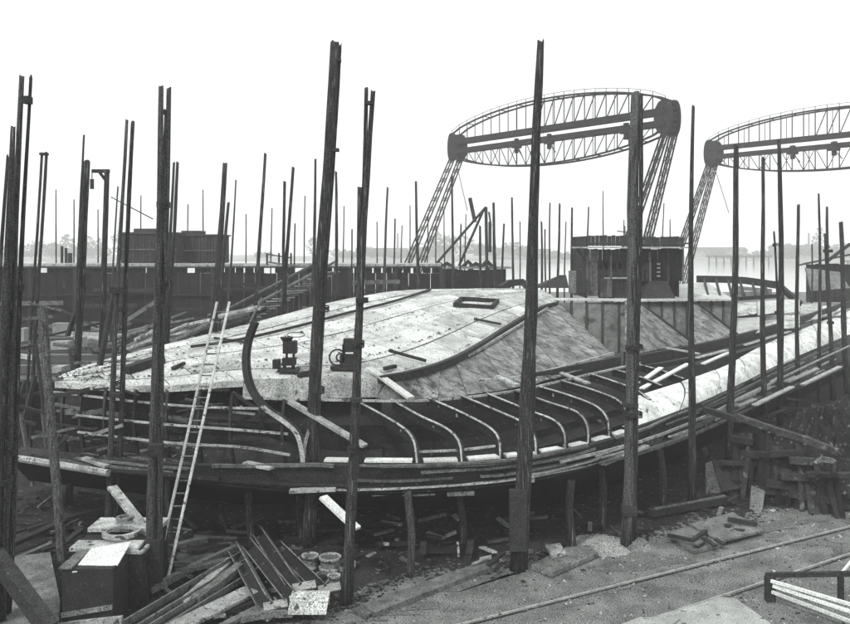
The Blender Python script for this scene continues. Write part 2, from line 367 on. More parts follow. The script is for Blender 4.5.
# outer hull: gunwale curve E, wale F, turned-up pale plating G
E = curve([(20, 446, 28), (90, 455, 26), (160, 461, 25), (230, 464, 24.4), (300, 463, 24.2), (420, 464, 23.9), (540, 454, 24.9), (636, 430, 28), (666, 417, 30), (700, 403, 32.5), (735, 387, 36.5), (770, 369, 42), (800, 355, 47.5), (870, 326, 64)])
Fc = curve([(12, 457, 27.8), (90, 468, 26), (160, 474, 25.1), (230, 482, 24.5), (300, 488, 24.3), (420, 488, 24.1), (540, 476, 25.1), (636, 450, 28), (690, 434, 31.4), (740, 413, 36), (800, 386, 44), (870, 355, 58)])
BT = curve([(0, 480, 30), (90, 500, 28.6), (200, 515, 27.4), (300, 520, 27), (420, 522, 26.6), (540, 508, 27.8), (636, 480, 31), (740, 440, 39), (870, 380, 62)])
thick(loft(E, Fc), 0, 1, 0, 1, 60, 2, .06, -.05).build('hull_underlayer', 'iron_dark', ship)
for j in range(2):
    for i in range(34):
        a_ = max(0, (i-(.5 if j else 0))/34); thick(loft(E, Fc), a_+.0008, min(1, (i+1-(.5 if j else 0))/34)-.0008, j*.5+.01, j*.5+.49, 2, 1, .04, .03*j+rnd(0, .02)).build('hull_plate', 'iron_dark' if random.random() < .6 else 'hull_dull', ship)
mb = MB()
for k in range(420):
    for v_ in (.06, .44, .94):
        if random.random() < .3: continue
        stud(loft(E, Fc)(k/420, v_)+Vector((.0, -.1, 0)), .022)
mb.build('rivets', 'iron_mid', ship)['kind'] = 'stuff'
bm_ = loft(Fc, [Vector((p.x+.5, p.y+1.2, .55)) for p in BT]); thick(bm_, 0, 1, 0, 1, 50, 4, .06, -.06).build('hull_bottom', 'iron_dark', ship)
for j in range(3):
    for i in range(24): thick(bm_, i/24+.001, (i+1)/24-.001, j/3+.01, (j+1)/3-.01, 2, 1, .04, rnd(0, .02)).build('bottom_plate', random.choice(['iron_dark', 'hull_dull']), ship)
Gc = curve([(630, 398, 30.5), (690, 379, 35), (727, 365, 39.5), (762, 346, 46.5), (800, 330, 54), (870, 303, 72)])
E2 = curve([(630, 431, 27.8), (666, 417, 30), (700, 403, 32.5), (735, 387, 36.5), (770, 369, 42), (800, 355, 47.5), (870, 326, 64)])
def GS(u, v):
    a = cr(Gc, u); b = cr(E2, u); p = a.lerp(b, v); return p+Vector((.12, -.22, .16))*math.sin(math.pi*v)
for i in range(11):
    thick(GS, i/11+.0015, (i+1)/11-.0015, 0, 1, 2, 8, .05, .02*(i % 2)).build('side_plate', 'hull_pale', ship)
line('side_edge', [(630, 432, 27.7), (666, 419, 29.9), (700, 405, 32.4), (735, 389, 36.4), (770, 371, 41.9), (800, 357, 47.4), (850, 336, 58)], .12, .2, 'iron_dark')
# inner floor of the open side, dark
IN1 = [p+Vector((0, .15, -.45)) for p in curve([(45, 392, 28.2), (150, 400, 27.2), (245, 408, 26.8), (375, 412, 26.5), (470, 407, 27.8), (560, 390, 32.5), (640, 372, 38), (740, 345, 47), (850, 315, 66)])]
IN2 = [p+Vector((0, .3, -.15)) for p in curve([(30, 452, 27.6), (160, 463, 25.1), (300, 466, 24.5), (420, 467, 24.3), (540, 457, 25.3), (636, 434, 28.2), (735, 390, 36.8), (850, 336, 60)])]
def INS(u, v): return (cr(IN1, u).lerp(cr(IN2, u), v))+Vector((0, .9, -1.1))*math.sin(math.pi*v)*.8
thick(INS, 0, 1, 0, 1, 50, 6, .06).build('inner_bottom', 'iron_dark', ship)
for v in (.3, .55, .75):
    pts = [INS(.28+.5*k/30, v)+Vector((0, 0, .1)) for k in range(31)]
    MB().bar(pts, .12, .3).build('longitudinal', 'timber_dark', ship)
# curved frames of the near side
def hook(pix, Ys, wd=.105, ht=.13, m='iron_edge', name='frame'):
    q = [P(x, y, Y) for (x, y), Y in zip(pix, Ys)]
    pts = [cr(q, k/17) for k in range(18)]
    fr = MB().bar(pts, .13, .03, up=(0, -.5, 1)).build(name, 'iron_dark', ship)
    MB().bar([p+Vector((-.03, -.03, .03)) for p in pts], .055, .03, up=(0, -.5, 1)).build('edge_strip', m, fr)  # lit upper edge of each frame, painted as a pale strip
    MB().bar([p+Vector((.0, .03, -.15)) for p in pts], .03, .28, up=(0, -.3, 1)).build('web', 'iron_dark', fr)
def bracket(h):
    (pix, Ys) = h
    q = [P(x, y, Y) for (x, y), Y in zip(pix, Ys)]
    for t in (.16, .36, .55):
        c = cr(q, t+rnd(-.04, .04))+Vector((.12, .03, -.16)); MB().box(c, (rnd(.15, .4), .04, rnd(.08, .16)), Matrix.Rotation(rnd(.1, .5), 3, 'Y')).build('bracket', random.choice(['iron_edge', 'iron_mid', 'iron_mid']), ship)
hooks = [([(362, 404), (384, 416), (406, 430), (415, 443), (418, 464)], [26.4, 25.6, 24.8, 24.4, 24.1]),
 ([(392, 400), (420, 416), (447, 429), (460, 443), (463, 464)], [26.5, 25.6, 24.8, 24.4, 24.2]),
 ([(428, 398), (462, 413), (490, 428), (500, 441), (501, 462)], [26.7, 25.8, 25, 24.6, 24.5]),
 ([(462, 396), (497, 411), (523, 423), (535, 437), (537, 457)], [27.3, 26.4, 25.6, 25.2, 25]),
 ([(488, 394), (527, 410), (555, 421), (565, 434), (566, 450)], [28.2, 27, 26.2, 25.7, 25.6]),
 ([(515, 391), (550, 403), (578, 413), (588, 427), (589, 444)], [29.2, 28, 27, 26.5, 26.3]),
 ([(540, 387), (570, 396), (597, 407), (608, 420), (610, 438)], [30.5, 29.2, 28, 27.4, 27.2]),
 ([(562, 381), (592, 390), (617, 400), (627, 412), (629, 430)], [32, 30.6, 29.4, 28.4, 28]),
 ([(590, 374), (612, 381), (636, 390), (650, 400)], [34, 32.6, 31.4, 30.4]),
 ([(612, 369), (640, 377), (662, 386)], [36, 34.5, 33.2]), ([(636, 364), (662, 371), (684, 379)], [38.5, 37, 35.6])]
for h in hooks: hook(*h); bracket(h)
for k in range(46):
    c = INS(rnd(.3, .85), rnd(.1, .9))+Vector((0, 0, .12)); a_ = rnd(0, 3.1); l_ = rnd(.1, .5); d_ = Vector((math.cos(a_)*l_, math.sin(a_)*l_, rnd(-.05, .05)))
    tag(MB().bar([c-d_, c+d_], rnd(.05, .16), .05).build('loose_offcut', random.choice(['timber_dark', 'timber_mid', 'iron_mid', 'timber_pale'])), 'offcut lying on the dark inner floor between the curved frames', 'offcut', 'offcuts inside the open side of the ship')
# the tall curved frame bar standing at the left of the deck
hk = MB(); q = [P(*a) for a in [(254, 322, 25.6), (247, 342, 25.6), (245, 365, 25.4), (250, 388, 25.2), (263, 407, 25), (283, 421, 24.8), (296, 433, 24.7), (301, 448, 24.6), (303, 462, 24.5)]]
MB().bar([cr(q, k/29)+Vector((0, -.03, 0)) for k in range(17)], .17, .05, up=(0, -1, .3)).build('frame_flange', 'iron_dark', ship)
fr = MB().bar([cr(q, k/29) for k in range(16, 30)], .13, .05, up=(0, -1, .3)).build('frame', 'iron_edge', ship); fr['label'] = 'tall loose S-curved frame rising above the deck'
MB().bar([cr(q, k/29)+Vector((.04, .09, 0)) for k in range(30)], .2, .12, up=(0, -1, .3)).build('web', 'iron_dark', fr)
q = [P(*a) for a in [(318, 404, 25.4), (313, 420, 25), (306, 440, 24.7), (303, 463, 24.5)]]
MB().bar([cr(q, k/12) for k in range(13)], .1, .06, up=(0, -1, .3)).build('frame', 'iron_mid', ship)
# pale planks of the walkway between frames
hx = [303, 352, 366, 418, 463, 501, 537, 566, 589, 610, 629]
Em = curve([(303, 461, 24.35), (420, 462, 24.1), (470, 460, 24.3), (540, 453, 25.1), (590, 443, 26.4), (630, 431, 28)])
def at_px(c, px):
    return min((cr(c, k/400) for k in range(401)), key=lambda p: abs(425+p.x/p.y*F-px))
for a, b in [(325, 349), (365, 412), (423, 457), (468, 497), (505, 518), (527, 534), (540, 561), (568, 585), (592, 607), (613, 626)]:
    p, q2 = at_px(Em, a), at_px(Em, b)
    MB().bar([p+Vector((0, .1, .02)), q2+Vector((0, .1, .02))], .34, .06).build('walkway_plank', 'timber_white', ship)
line('wale_line', [(360, 466, 23.8), (430, 467, 23.8), (500, 464, 24.2), (560, 455, 25.6), (630, 438, 27.8)], .05, .04, 'timber_mid')
line('ribband', [(300, 489, 24.1), (360, 489.5, 24), (420, 487, 24), (480, 483, 24.3), (540, 475, 25), (625, 456, 27.6), (690, 434, 31)], .12, .06, 'timber_pale')
line('ribband', [(693, 428, 31.4), (730, 409, 35), (770, 393, 39)], .2, .1, 'timber_mid')
line('ribband', [(415, 452, 24.6), (460, 450, 24.7), (495, 446, 25)], .08, .06, 'timber_pale')
for (v_, m_, off_) in ((.02, 'timber_mid', .16), (.3, 'iron_mid', .12), (.62, 'timber_mid', .14), (.8, 'timber_dark', .2)):
    u = rnd(.02, .06)
    while u < .9:
        du = rnd(.03, .1); seg = [loft(E, Fc)(min(1, u+du*k/6), v_)+Vector((0, -off_, rnd(-.02, .02))) for k in range(7)]
        if random.random() < .62: MB().bar(seg, rnd(.06, .14), rnd(.05, .1)).build('stringer', m_ if random.random() < .7 else 'timber_pale', ship)
        u += du+rnd(.0, .03)
for (y_, m_) in ((.35, 'timber_mid'), (.7, 'timber_dark'), (.9, 'timber_mid')):
    for k in range(9):
        u = rnd(0, .5); seg = [loft(L1, L2)(min(1, u+.2*j/5), y_+rnd(-.03, .03))+Vector((0, -1.0, 0)) for j in range(6)]; MB().bar(seg, .07, .07).build('stringer', random.choice([m_, 'iron_mid', 'timber_dark']), ship)
line('ribband', [(560, 462, 25.2), (636, 443, 27.4), (690, 423, 31), (740, 399, 35.6), (800, 369, 43.5), (860, 341, 54)], .07, .08, 'timber_pale')
line('ribband', [(600, 463, 26.1), (640, 453, 27.5), (690, 436, 30.8), (740, 413, 35.2), (800, 383, 43)], .1, .08, 'timber_mid')
line('ribband', [(690, 414, 31.4), (740, 391, 36), (800, 361, 45), (860, 333, 56)], .07, .1, 'timber_mid')
# far girders crossing inside
for l in [[(290, 455, 24.6), (240, 447, 25), (172, 443, 25.6), (78, 432, 27)], [(288, 434, 25), (240, 430, 25.3), (150, 423, 26), (76, 415, 27.2)],
          [(272, 409, 25.6), (205, 407, 26), (150, 403, 26.6), (54, 392, 28)], [(230, 412, 26), (255, 414, 25.8)]]:
    line('longitudinal', l[::-1], .07, .06, 'iron_edge')
line('longitudinal', [(20, 458, 27.6), (90, 466, 26.1), (165, 470, 25.2), (240, 476, 24.7), (310, 482, 24.4)], .3, .16, 'timber_mid')
for x, y0, y1, Y in [(262, 398, 435, 25.6), (232, 394, 470, 25.8), (200, 392, 470, 26.1), (168, 392, 466, 26.4), (136, 390, 464, 26.7), (106, 388, 462, 27.1), (82, 388, 458, 27.5), (64, 386, 455, 28), (284, 400, 470, 25.3)]:
    q = [P(x, y0, Y+.2), P(x-2, (y0+y1)/2, Y-.3), P(x+3, y1, Y-.2)]
    MB().bar([cr(q, k/8) for k in range(9)], .08, .14, up=(0, 1, 0)).build('frame', 'iron_dark', ship)
# hatch coaming on the deck
hc = [on_deck(*a, .12) for a in [(456, 308), (462, 302.5), (497, 303), (492, 309)]]
hob = MB()
for i in range(4): hob.bar([hc[i], hc[(i+1) % 4]], .16, .22)
hob.build('hatch_coaming', 'iron_dark', ship)
# steel bars between slope bottom and outer side, right part, seen as pale planks
for l, m in [([(640, 385, 34.5), (661, 370, 37)], 'timber_white'), ([(642, 391, 33), (688, 366, 39)], 'timber_white'), ([(697, 360, 41), (727, 352, 43)], 'timber_pale'), ([(703, 366, 39.5), (730, 354, 43)], 'timber_white'),
             ([(745, 347, 45.5), (790, 333, 52)], 'timber_pale'), ([(776, 332, 52.5), (840, 312, 62)], 'timber_pale'), ([(560, 375, 33), (588, 386, 31)], 'iron_edge'), ([(497, 379, 29.6), (517, 388, 28.7)], 'iron_edge'), ([(667, 350, 41), (700, 356, 40)], 'timber_pale')]:
    line('loose_plank', l, .22, .06, m, n=2, dz=.1)

# ------------------------------------------------------------ poles
def spar(p0, p1, r0, r1, m, name, parent, bend=.07):
    n = 12; mb = MB(); k = 9; ph = rnd(0, 6.28); rings = []
    for i in range(n+1):
        t = i/n; c = p0.lerp(p1, t)+Vector((math.cos(ph+t*3)*bend, math.sin(ph+t*2)*bend, 0))*math.sin(math.pi*t)
        r = r0+(r1-r0)*t
        rings += [c+Vector((math.cos(6.283*j/k)*r*rnd(.86, 1.1), math.sin(6.283*j/k)*r*rnd(.86, 1.1), rnd(-.08, .08) if i == n else 0)) for j in range(k)]
    fs = [(i*k+j, i*k+(j+1) % k, (i+1)*k+(j+1) % k, (i+1)*k+j) for i in range(n) for j in range(k)]
    fs += [tuple(range(k))[::-1], tuple(n*k+j for j in range(k))]
    return mb.add(rings, fs).build(name, m, parent, smooth=True)
def pole(spars, label, group, blocks=(), base=0):
    """spars: (xtop,ytop,xlow,ylow,Y,width_low,width_top,mat): the line of one spar in the picture, carried down to the ground"""
    s0 = spars[0]
    def ends(s):
        xt, yt, xl, yl, Y, wl, wt = s[:7]; a = P(xt, yt, Y); b = P(xl, yl, Y); t = (a.z-base)/(a.z-b.z)
        c = a+(b-a)*t; return c, a, wl/F*Y/2, wt/F*Y/2
    if len(spars) == 1 and not blocks and s0[4] > 33:
        c, a, r0, r1 = ends(s0); return tag(spar(c, a, r0, r1, s0[7] if len(s0) > 7 else 'pole_wood', 'scaffold_pole', None), label, 'pole', group)
    e = empty('scaffold_pole', ends(s0)[0], label, 'pole', group)
    for s in spars:
        c, a, r0, r1 = ends(s); spar(c, a, r0, r1, s[7] if len(s) > 7 else 'pole_wood', 'spar', e)
    for (x, y, w_, h_, Y) in blocks:
        c = P(x, y, Y); MB().box(c, (w_/F*Y, .25, h_/F*Y)).build('spacer_block', 'timber_dark', e)
    c, a, r0, r1 = ends(s0); wmax = max((P(s[2], s[3], s[4])-P(s0[2], s0[3], s0[4])).length for s in spars)
    for k in range(2 if len(spars) > 1 else 0):
        t = rnd(.25, .8); q_ = c.lerp(a, t); rr = r0+(r1-r0)*t
        others = [ends(s) for s in spars[1:]]; pts_ = [q_]+[o[0].lerp(o[1], max(0, min(1, (q_.z-o[0].z)/(o[1].z-o[0].z)))) for o in others if o[1].z > q_.z]
        x0_, x1_ = min(p.x for p in pts_)-rr*1.04, max(p.x for p in pts_)+rr*1.04; ym = sum(p.y for p in pts_)/len(pts_)
        if x1_-x0_ > 1.0: continue
        for j in range(3): MB().bar([((x0_+x1_)/2+math.cos(6.283*i/12)*(x1_-x0_)/2*.98, ym+math.sin(6.283*i/12)*(rr*1.02+(max(p.y for p in pts_)-min(p.y for p in pts_))/2), q_.z+j*.05+.02*math.sin(i)) for i in range(13)], .035, .035).build('rope_turn', 'timber_dark', e)
    return e
GN = 'tall scaffold poles standing close to the ship'
pole([(335, 43, 320, 330, 24.9, 16, 9), (340, 45, 326, 260, 25.1, 5, 4)], 'thickest tall pole rising through the open side of the ship, left of the paired pole', GN, [(336, 60, 10, 3, 24.9), (333, 150, 12, 3, 24.9)])
pole([(373, 91, 346, 590, 21.4, 12, 5), (366.5, 90, 355, 400, 21.6, 6, 4), (360, 189, 354, 440, 21.55, 7, 5)], 'paired pole bound near its top, its foot in the grit beside the long plank', GN, [(369.5, 103, 8, 3, 21.4), (362, 300, 12, 5, 21.4), (356, 400, 12, 4, 21.3)])
pole([(541, 41, 518, 570, 23.7, 19, 7)], 'tallest single pole in front of the ship, centre, with a thick foot', GN, [(518, 520, 17, 60, 23.45)])
pole([(635.5, 94, 628, 545, 25.6, 14, 10, 'pole_wood_pale'), (641, 96, 634, 540, 25.5, 6, 4, 'pole_wood')], 'stout pole in front of the hut, its lit left side coloured paler', GN, [(630, 405, 15, 4, 25.5), (629, 510, 15, 10, 25.5)])  # one pole: paler spar paints its lit left half, darker spar the right
pole([(693.3, 105, 692, 419, 29.5, 9, 3)], 'slim tapering pole right of the stout pale one, between the two cranes', GN)
pole([(736, 146, 730, 412, 34, 8, 5)], 'pole crossing the left end of the second crane truss', GN)
pole([(763, 158, 765, 393, 38, 6.5, 3)], 'thin-topped pole under the belly of the second crane truss', GN)
pole([(779, 140, 780, 358, 40, 7, 4), (774, 232, 777, 300, 40.3, 3, 2)], 'pole reaching up to the second crane truss, short spar bound on its left', GN)
pole([(798.4, 205, 798.4, 348, 44, 5, 3)], 'plain slender pole left of the last three at the right edge', GN)
pole([(818.6, 194, 819, 342, 48, 4.5, 2)], 'very thin pole with a pointed top near the right edge', GN)
pole([(827, 207, 831, 345, 50, 5.5, 2.5), (825, 234, 829, 300, 50.2, 3, 2)], 'leaning double pole second from the right edge', GN, [(828, 251, 8, 3, 49.9)])
pole([(841, 222, 845, 329, 52, 6, 4)], 'short pole nearest the right edge', GN)
pole([(22, 77, 6, 460, 20, 9, 5, 'pole_wood_pale'), (31, 77, 15, 440, 20.2, 8, 3)], 'tall mottled double pole at the left edge joined by a block near its top', GN, [(27, 100, 7, 7, 20.1)])
pole([(13, 129, -2, 480, 19.6, 15, 5), (18, 132, 7, 480, 19.8, 8, 4)], 'thick dark double pole half cut off by the left edge', GN)
pole([(8, 156, -8, 380, 21, 7, 3)], 'thin pole leaning out of the picture at the left edge', GN)
pole([(127, 121, 112, 440, 25.9, 7, 3, 'pole_wood_pale'), (133, 122, 119, 440, 26.1, 6, 4)], 'slim double pole before the pointed end of the deck', GN, [(117, 290, 12, 6, 25.8), (116, 395, 12, 4, 25.8)])
pole([(161, 87, 150, 590, 21.8, 9, 5, 'pole_wood_pale'), (169, 89, 158, 590, 22, 10, 5, 'pole_wood_pale'), (166, 110, 153, 590, 22.2, 6, 3)], 'mottled pale double pole just left of the long ladder', GN, [(163, 112, 6, 4, 21.9), (156, 450, 14, 12, 21.6), (154, 560, 14, 40, 21.7)])
MB().bar([P(40, 308, 24.5), P(47, 400, 24), G(62, 600, 0)], .26, .26, shape=8, taper=1.1)
tag(MB().bar([P(42, 308, 25), P(49, 400, 24.6), P(58, 500, 24.2), P(62, 560, 24)], .28, .28, shape=8).build('raking_prop', 'pole_wood_pale'), 'mottled raking timber prop left of the deck point', 'prop')
GF = 'poles standing behind the ship'
F2 = [([(42, 153, 32, 330, 34, 3.5, 2.5), (46.5, 153, 37, 330, 34, 4, 3)], 'short double pole capped by a crosspiece, left of the gallows post', [(44, 154, 7, 2.5, 34)]),
 ([(84, 135, 75, 368, 30, 6, 2), (87, 162, 76, 368, 30.3, 7, 6)], 'dark pole with a thin spar lashed above its top, left of the gallows post', []),
 ([(118, 187, 113, 259, 60, 2.5, 1.5)], 'thin whip of a pole between gallows post and slim double pole', []),
 ([(174, 162, 168, 300, 36, 5, 2.5), (177.5, 162, 170, 300, 36.3, 5, 3)], 'short twin pole against the left side of the dark shed', []),
 ([(225, 164, 216, 310, 38, 9, 5)], 'thick blunt-topped pole above the head of the ladder', []),
 ([(228.5, 203, 223, 270, 40, 4, 3)], 'short pole tucked right of the blunt thick one', []),
 ([(236, 180, 229, 285, 42, 3.5, 1.5, 'pole_wood_pale')], 'thin pale pole right of the ladder head', []),
 ([(265.4, 154, 257, 304, 40, 5, 3)], 'straight even pole standing alone over the sloping gangway', []),
 ([(284.7, 182, 284, 310, 41, 4, 3), (293.3, 167, 285, 300, 41.2, 5, 3)], 'V-shaped pair of poles meeting at the gangway', []),
 ([(295, 224, 294, 265, 60, 2, 1.5)], 'stub of a thin pole right of the V-shaped pair', []),
 ([(315.5, 160, 312, 300, 43, 5, 2.5)], 'pole close to the left of the thickest tall pole', []),
 ([(336, 172, 337, 300, 43, 5, 2.5)], 'pole half hidden right behind the thickest tall pole', []),
 ([(352, 230, 352, 265, 60, 2, 1.5)], 'tiny pole stub left of the paired pole', []),
 ([(387.6, 187, 383, 293, 46, 4, 2, 'pole_wood_pale')], 'tapering pole right of the paired pole', []),
 ([(395, 219, 394, 262, 62, 2, 1.5)], 'short thin pole left of the crane leg', []),
 ([(416, 182, 418, 283, 50, 4, 2.5)], 'pole crossing the foot of the first crane leg', []),
 ([(452, 174, 452, 275, 56, 4, 2)], 'upright pole just left of the wooden derrick', []),
 ([(444, 210, 444, 275, 58, 2, 1)], 'hair-thin pole left of the pole by the derrick', []),
 ([(461, 224, 460, 275, 58, 2, 1.5)], 'thin short pole inside the legs of the derrick', []),
 ([(480, 226, 481, 275, 57, 3, 2.5)], 'squat pole beneath the peak of the derrick', []),
 ([(493.5, 203, 496.5, 290, 54, 5, 2.5)], 'leaning pole just right of the derrick', []),
 ([(504, 224, 501, 290, 58, 2.5, 2)], 'thin pole between the leaning pole and the one before the tallest', []),
 ([(512, 198, 512, 287, 55, 3.5, 2)], 'slender pole left of the tallest centre pole', []),
 ([(541.6, 222, 541, 285, 57, 3, 2)], 'first short pole right of the tallest centre pole', []),
 ([(545, 229, 545, 285, 60, 2, 1.5)], 'shortest thin pole close behind its neighbour right of the centre', []),
 ([(550, 203, 549, 285, 58, 2.5, 1.5)], 'thin pole third to the right of the tallest centre pole', []),
 ([(559.6, 204, 558.5, 282, 56, 3.5, 2)], 'darker pole fourth to the right of the tallest centre pole', []),
 ([(572, 208, 572.5, 275, 56, 3, 2)], 'pole beside the left overhang of the hut platform', []),
 ([(588.7, 207, 588, 240, 62, 2.5, 1.5)], 'pole showing above the left corner of the hut', []),
 ([(603, 191, 603, 240, 62, 2, 1)], 'hair-thin pole high above the hut roof', []),
 ([(624, 220, 624, 240, 62, 2, 1)], 'small mast left of the stout pale pole above the hut', []),
 ([(664, 203, 663, 240, 70, 2, 1)], 'thin mast above the right part of the hut', []),
 ([(670, 220, 670, 240, 70, 2, 1)], 'lower mast above the right end of the hut', []),
 ([(410, 206, 410, 262, 63, 1.8, 1)], 'faint thin pole just before the crane leg', []),
 ([(812, 244, 812, 300, 72, 2, 1.5)], 'little pole between the two slender right-hand poles', [])]
for sp, lb, bl in F2: pole(sp, lb, GF, bl)
for i, (x, yt, Yv) in enumerate([(56, 190, 66), (74, 200, 67), (98, 210, 66), (141, 196, 68), (188, 205, 67), (203, 190, 68), (246, 214, 66), (272, 208, 67), (305, 196, 68), (327, 214, 66), (344, 206, 67), (362, 214, 68), (377, 222, 66), (402, 226, 67), (428, 214, 68), (436, 224, 66), (466, 214, 67), (520, 222, 68), (532, 210, 66), (566, 222, 67)]):
    pole([(x, yt, x-.5, 262, Yv, 1.9, 1.1)], 'hair-thin distant pole showing above the trestle line among thicker poles', 'hair-thin distant poles beyond the trestle')
# gallows post with bracket
g0 = P(99, 340, 34); g = empty('gallows_post', (g0.x, 34, 0), 'post with a short arm and hanging block like a gallows', 'post')
MB().bar([(g0.x-.05, 34, 0), P(107, 171, 34)], .3, .3, shape=8, taper=.7).build('upright', 'pole_wood', g)
MB().bar([P(92, 171, 34), P(109.5, 171, 34)], .12, .14).build('arm', 'timber_dark', g)
MB().bar([P(99, 171.5, 34), P(105.5, 180, 34)], .1, .1).build('brace', 'timber_dark', g)
bk = MB().box(P(92, 184, 34), (.12, .12, .4)).build('hanging_block', 'iron_dark', g)
MB().bar([P(92, 172, 34), P(92, 181, 34)], .03, .03).build('chain', 'iron_dark', g)
# ladder
lb0, lt0 = P(165, 588, 22.3), P(218, 302, 27.2)
lad = empty('long_ladder', G(168, 590), 'long pale wooden ladder leaning against the ship side', 'ladder')
a0, a1 = P(163.5, 556, 22.2), P(219, 302, 26.8); b0, b1 = P(171, 596, 21.8), P(230, 302, 26.6)
d = (P(168.8, 586, 22)-P(160.2, 545, 22)); 
rl0, rl1 = P(160, 552, 22.4), P(217, 302, 26.6); rr0, rr1 = P(166, 587, 22.4), P(229.5, 302, 26.6)
rl0 = P(153.5, 587, 22.4); 
rl0 = rl1+(rl0-rl1)*.86
MB().bar([rl0, rl1], .09, .07, shape=8).build('rail', 'ladder_wood', lad)
MB().bar([rr0, rr1], .09, .07, shape=8).build('rail', 'ladder_wood', lad)
rlb = P(153.5, 587, 22.4)
for k in range(1, 24):
    t = k/24
    if t < .14: continue
    MB().bar([rlb.lerp(rl1, t), rr0.lerp(rr1, t)], .045, .045, shape=6).build('rung', 'timber_mid', lad)

# ------------------------------------------------------------ hut on deck
hut = empty('timber_hut', P(637, 299, 52), 'dark boarded timber hut with a roof walkway, standing amidships on the deck', 'hut')
def boards(x0, x1, ya, yb, Y, n, m, parent, th=.08, name='board', jit=.5):
    for i in range(n):
        a = x0+(x1-x0)*i/n; b = x0+(x1-x0)*(i+1)/n; j = rnd(-jit, jit)
        p0 = P(a, ya+j, Y); p1 = P(b, yb, Y); g_ = .012
        MB().box(((p0.x+p1.x)/2, Y+rnd(-.025, .025), (p0.z+p1.z)/2), (p1.x-p0.x-g_*2, th, p0.z-p1.z)).build(name, m, parent)
boards(587, 636, 235.5, 246, 52, 12, 'timber_dark', hut); boards(636, 684, 237, 247, 52.2, 12, 'timber_dark', hut)
boards(586, 598, 249, 296, 52.1, 3, 'timber_mid', hut); boards(598, 628, 249, 262, 52.1, 7, 'timber_dark', hut); boards(598, 628, 269, 298, 52.1, 7, 'timber_dark', hut, jit=0)
boards(628, 640, 249, 298, 52.0, 3, 'timber_mid', hut); boards(640, 684, 249, 281, 53.2, 10, 'timber_dark', hut)
for x in (598.5, 603, 609, 617, 623, 627): 
    p = P(x, 265.5, 52.1); MB().box(p, (.12, .1, .46)).build('mullion', 'timber_dark', hut)
pa, pb = P(575, 247.5, 51.6), P(690, 248.5, 51.6)
MB().box(((pa.x+pb.x)/2, 52, pa.z), (pb.x-pa.x, 1.6, .09)).build('walkway_ledge', 'timber_pale', hut)
MB().bar([P(577, 249, 51.8), P(585, 260, 51.9)], .12, .12).build('bracket', 'timber_dark', hut)
c = P(636, 242, 54.5); MB().box((c.x, 54.6, c.z-.1), (5.9, 4.9, .1)).build('roof', 'roof_dark', hut)
for (x, Y0, Y1) in ((587, 52.2, 57), (684, 53.2, 57)):
    p = P(x, 236, 52.1); q = P(x, 298, 52.1); n = 7
    for i in range(n):
        y0 = Y0+(Y1-Y0)*i/n; MB().box((p.x, (y0+Y0+(Y1-Y0)*(i+1)/n)/2, (p.z+q.z)/2), (.08, (Y1-Y0)/n-.03, p.z-q.z)).build('board', 'timber_dark', hut)
p = P(636, 236, 57); MB().box((P(636, 250, 52.1).x, 57, 6.95), (5.9, .08, 2.35)).build('back_wall', 'timber_dark', hut)
MB().bar([P(604, 278, 51.95), P(628, 278, 51.95)], .1, .1).build('shelf_rail', 'timber_pale', hut)
MB().bar([P(636, 250, 51.9), P(636, 297, 51.9)], .14, .14, up=(0, 1, 0)).build('corner_post', 'timber_mid', hut)
for y in (264, 268, 272, 276): MB().bar([P(657, y, 53.05), P(660, y, 53.05)], .1, .1).build('step', 'timber_white', hut)
MB().bar([P(617, 231, 54), P(633, 233, 54)], .06, .06).build('boom', 'timber_dark', hut); MB().bar([P(625, 226, 54), P(625, 240, 54)], .05, .05).build('mast', 'timber_dark', hut)
# cabinet left of the hut
for x, m, yt in ((591, 'timber_mid', 262), (611, 'timber_mid', 250), (650, 'timber_mid', 252), (668, 'timber_dark', 250), (683, 'timber_mid', 250)):
    MB().bar([P(x, yt, 51.95), P(x, 284, 51.95)], .1, .1, up=(0, 1, 0)).build('upright', m, hut)
boards(641, 652, 262, 281, 53.0, 3, 'wall_iron', hut, name='sheet')
boards(600, 612, 279, 297, 51.9, 2, 'wall_iron', hut, name='sheet')
cb = empty('deck_locker', P(578, 296, 51), 'small upright locker with one pale side, left of the hut', 'locker')
p = P(581, 293, 51); MB().box((p.x+.0, 51.3, P(0, 281, 51).z), (.55, .6, 1.45)).build('body', 'iron_dark', cb); MB().box((p.x-.48, 51.2, P(0, 282, 51).z), (.38, .5, 1.35)).build('side', 'iron_mid', cb)
# dark sheeted heap right of hut centre
def roofy(name, base, ridge, Yb, dY, m, label, cat):
    """pitched heap: base (x0,x1,y), ridge (x0,x1,y)"""
    e = MB(); a, b = P(base[0], base[2], Yb), P(base[1], base[2], Yb); r0, r1 = P(ridge[0], ridge[2], Yb+dY*.4), P(ridge[1], ridge[2], Yb+dY*.4)
    c, d_ = a+Vector((0, dY, 0)), b+Vector((0, dY, 0))
    e.add([a, b, d_, c, r0, r1], [(0, 1, 5, 4), (2, 3, 4, 5), (0, 4, 3), (1, 2, 5), (3, 2, 1, 0)])
    return tag(e.build(name, m), label, cat)
roofy('tarpaulin_heap', (641, 676, 299), (650, 667, 281), 50.5, 3, 'iron_dark', 'dark sheeted heap before the right half of the hut', 'heap')
roofy('tarpaulin_heap', (536, 569, 288), (560, 566, 275), 53, 2, 'iron_dark', 'dark wedge of sheeted stores left of the small locker', 'heap')
tag(MB().bar([P(500, 289, 53), P(510, 283, 53.2), P(522, 282, 53.2), P(531, 289, 53)], .8, .4).build('rope_heap', 'iron_dark'), 'low dark heap of gear left of the tallest centre pole', 'heap')

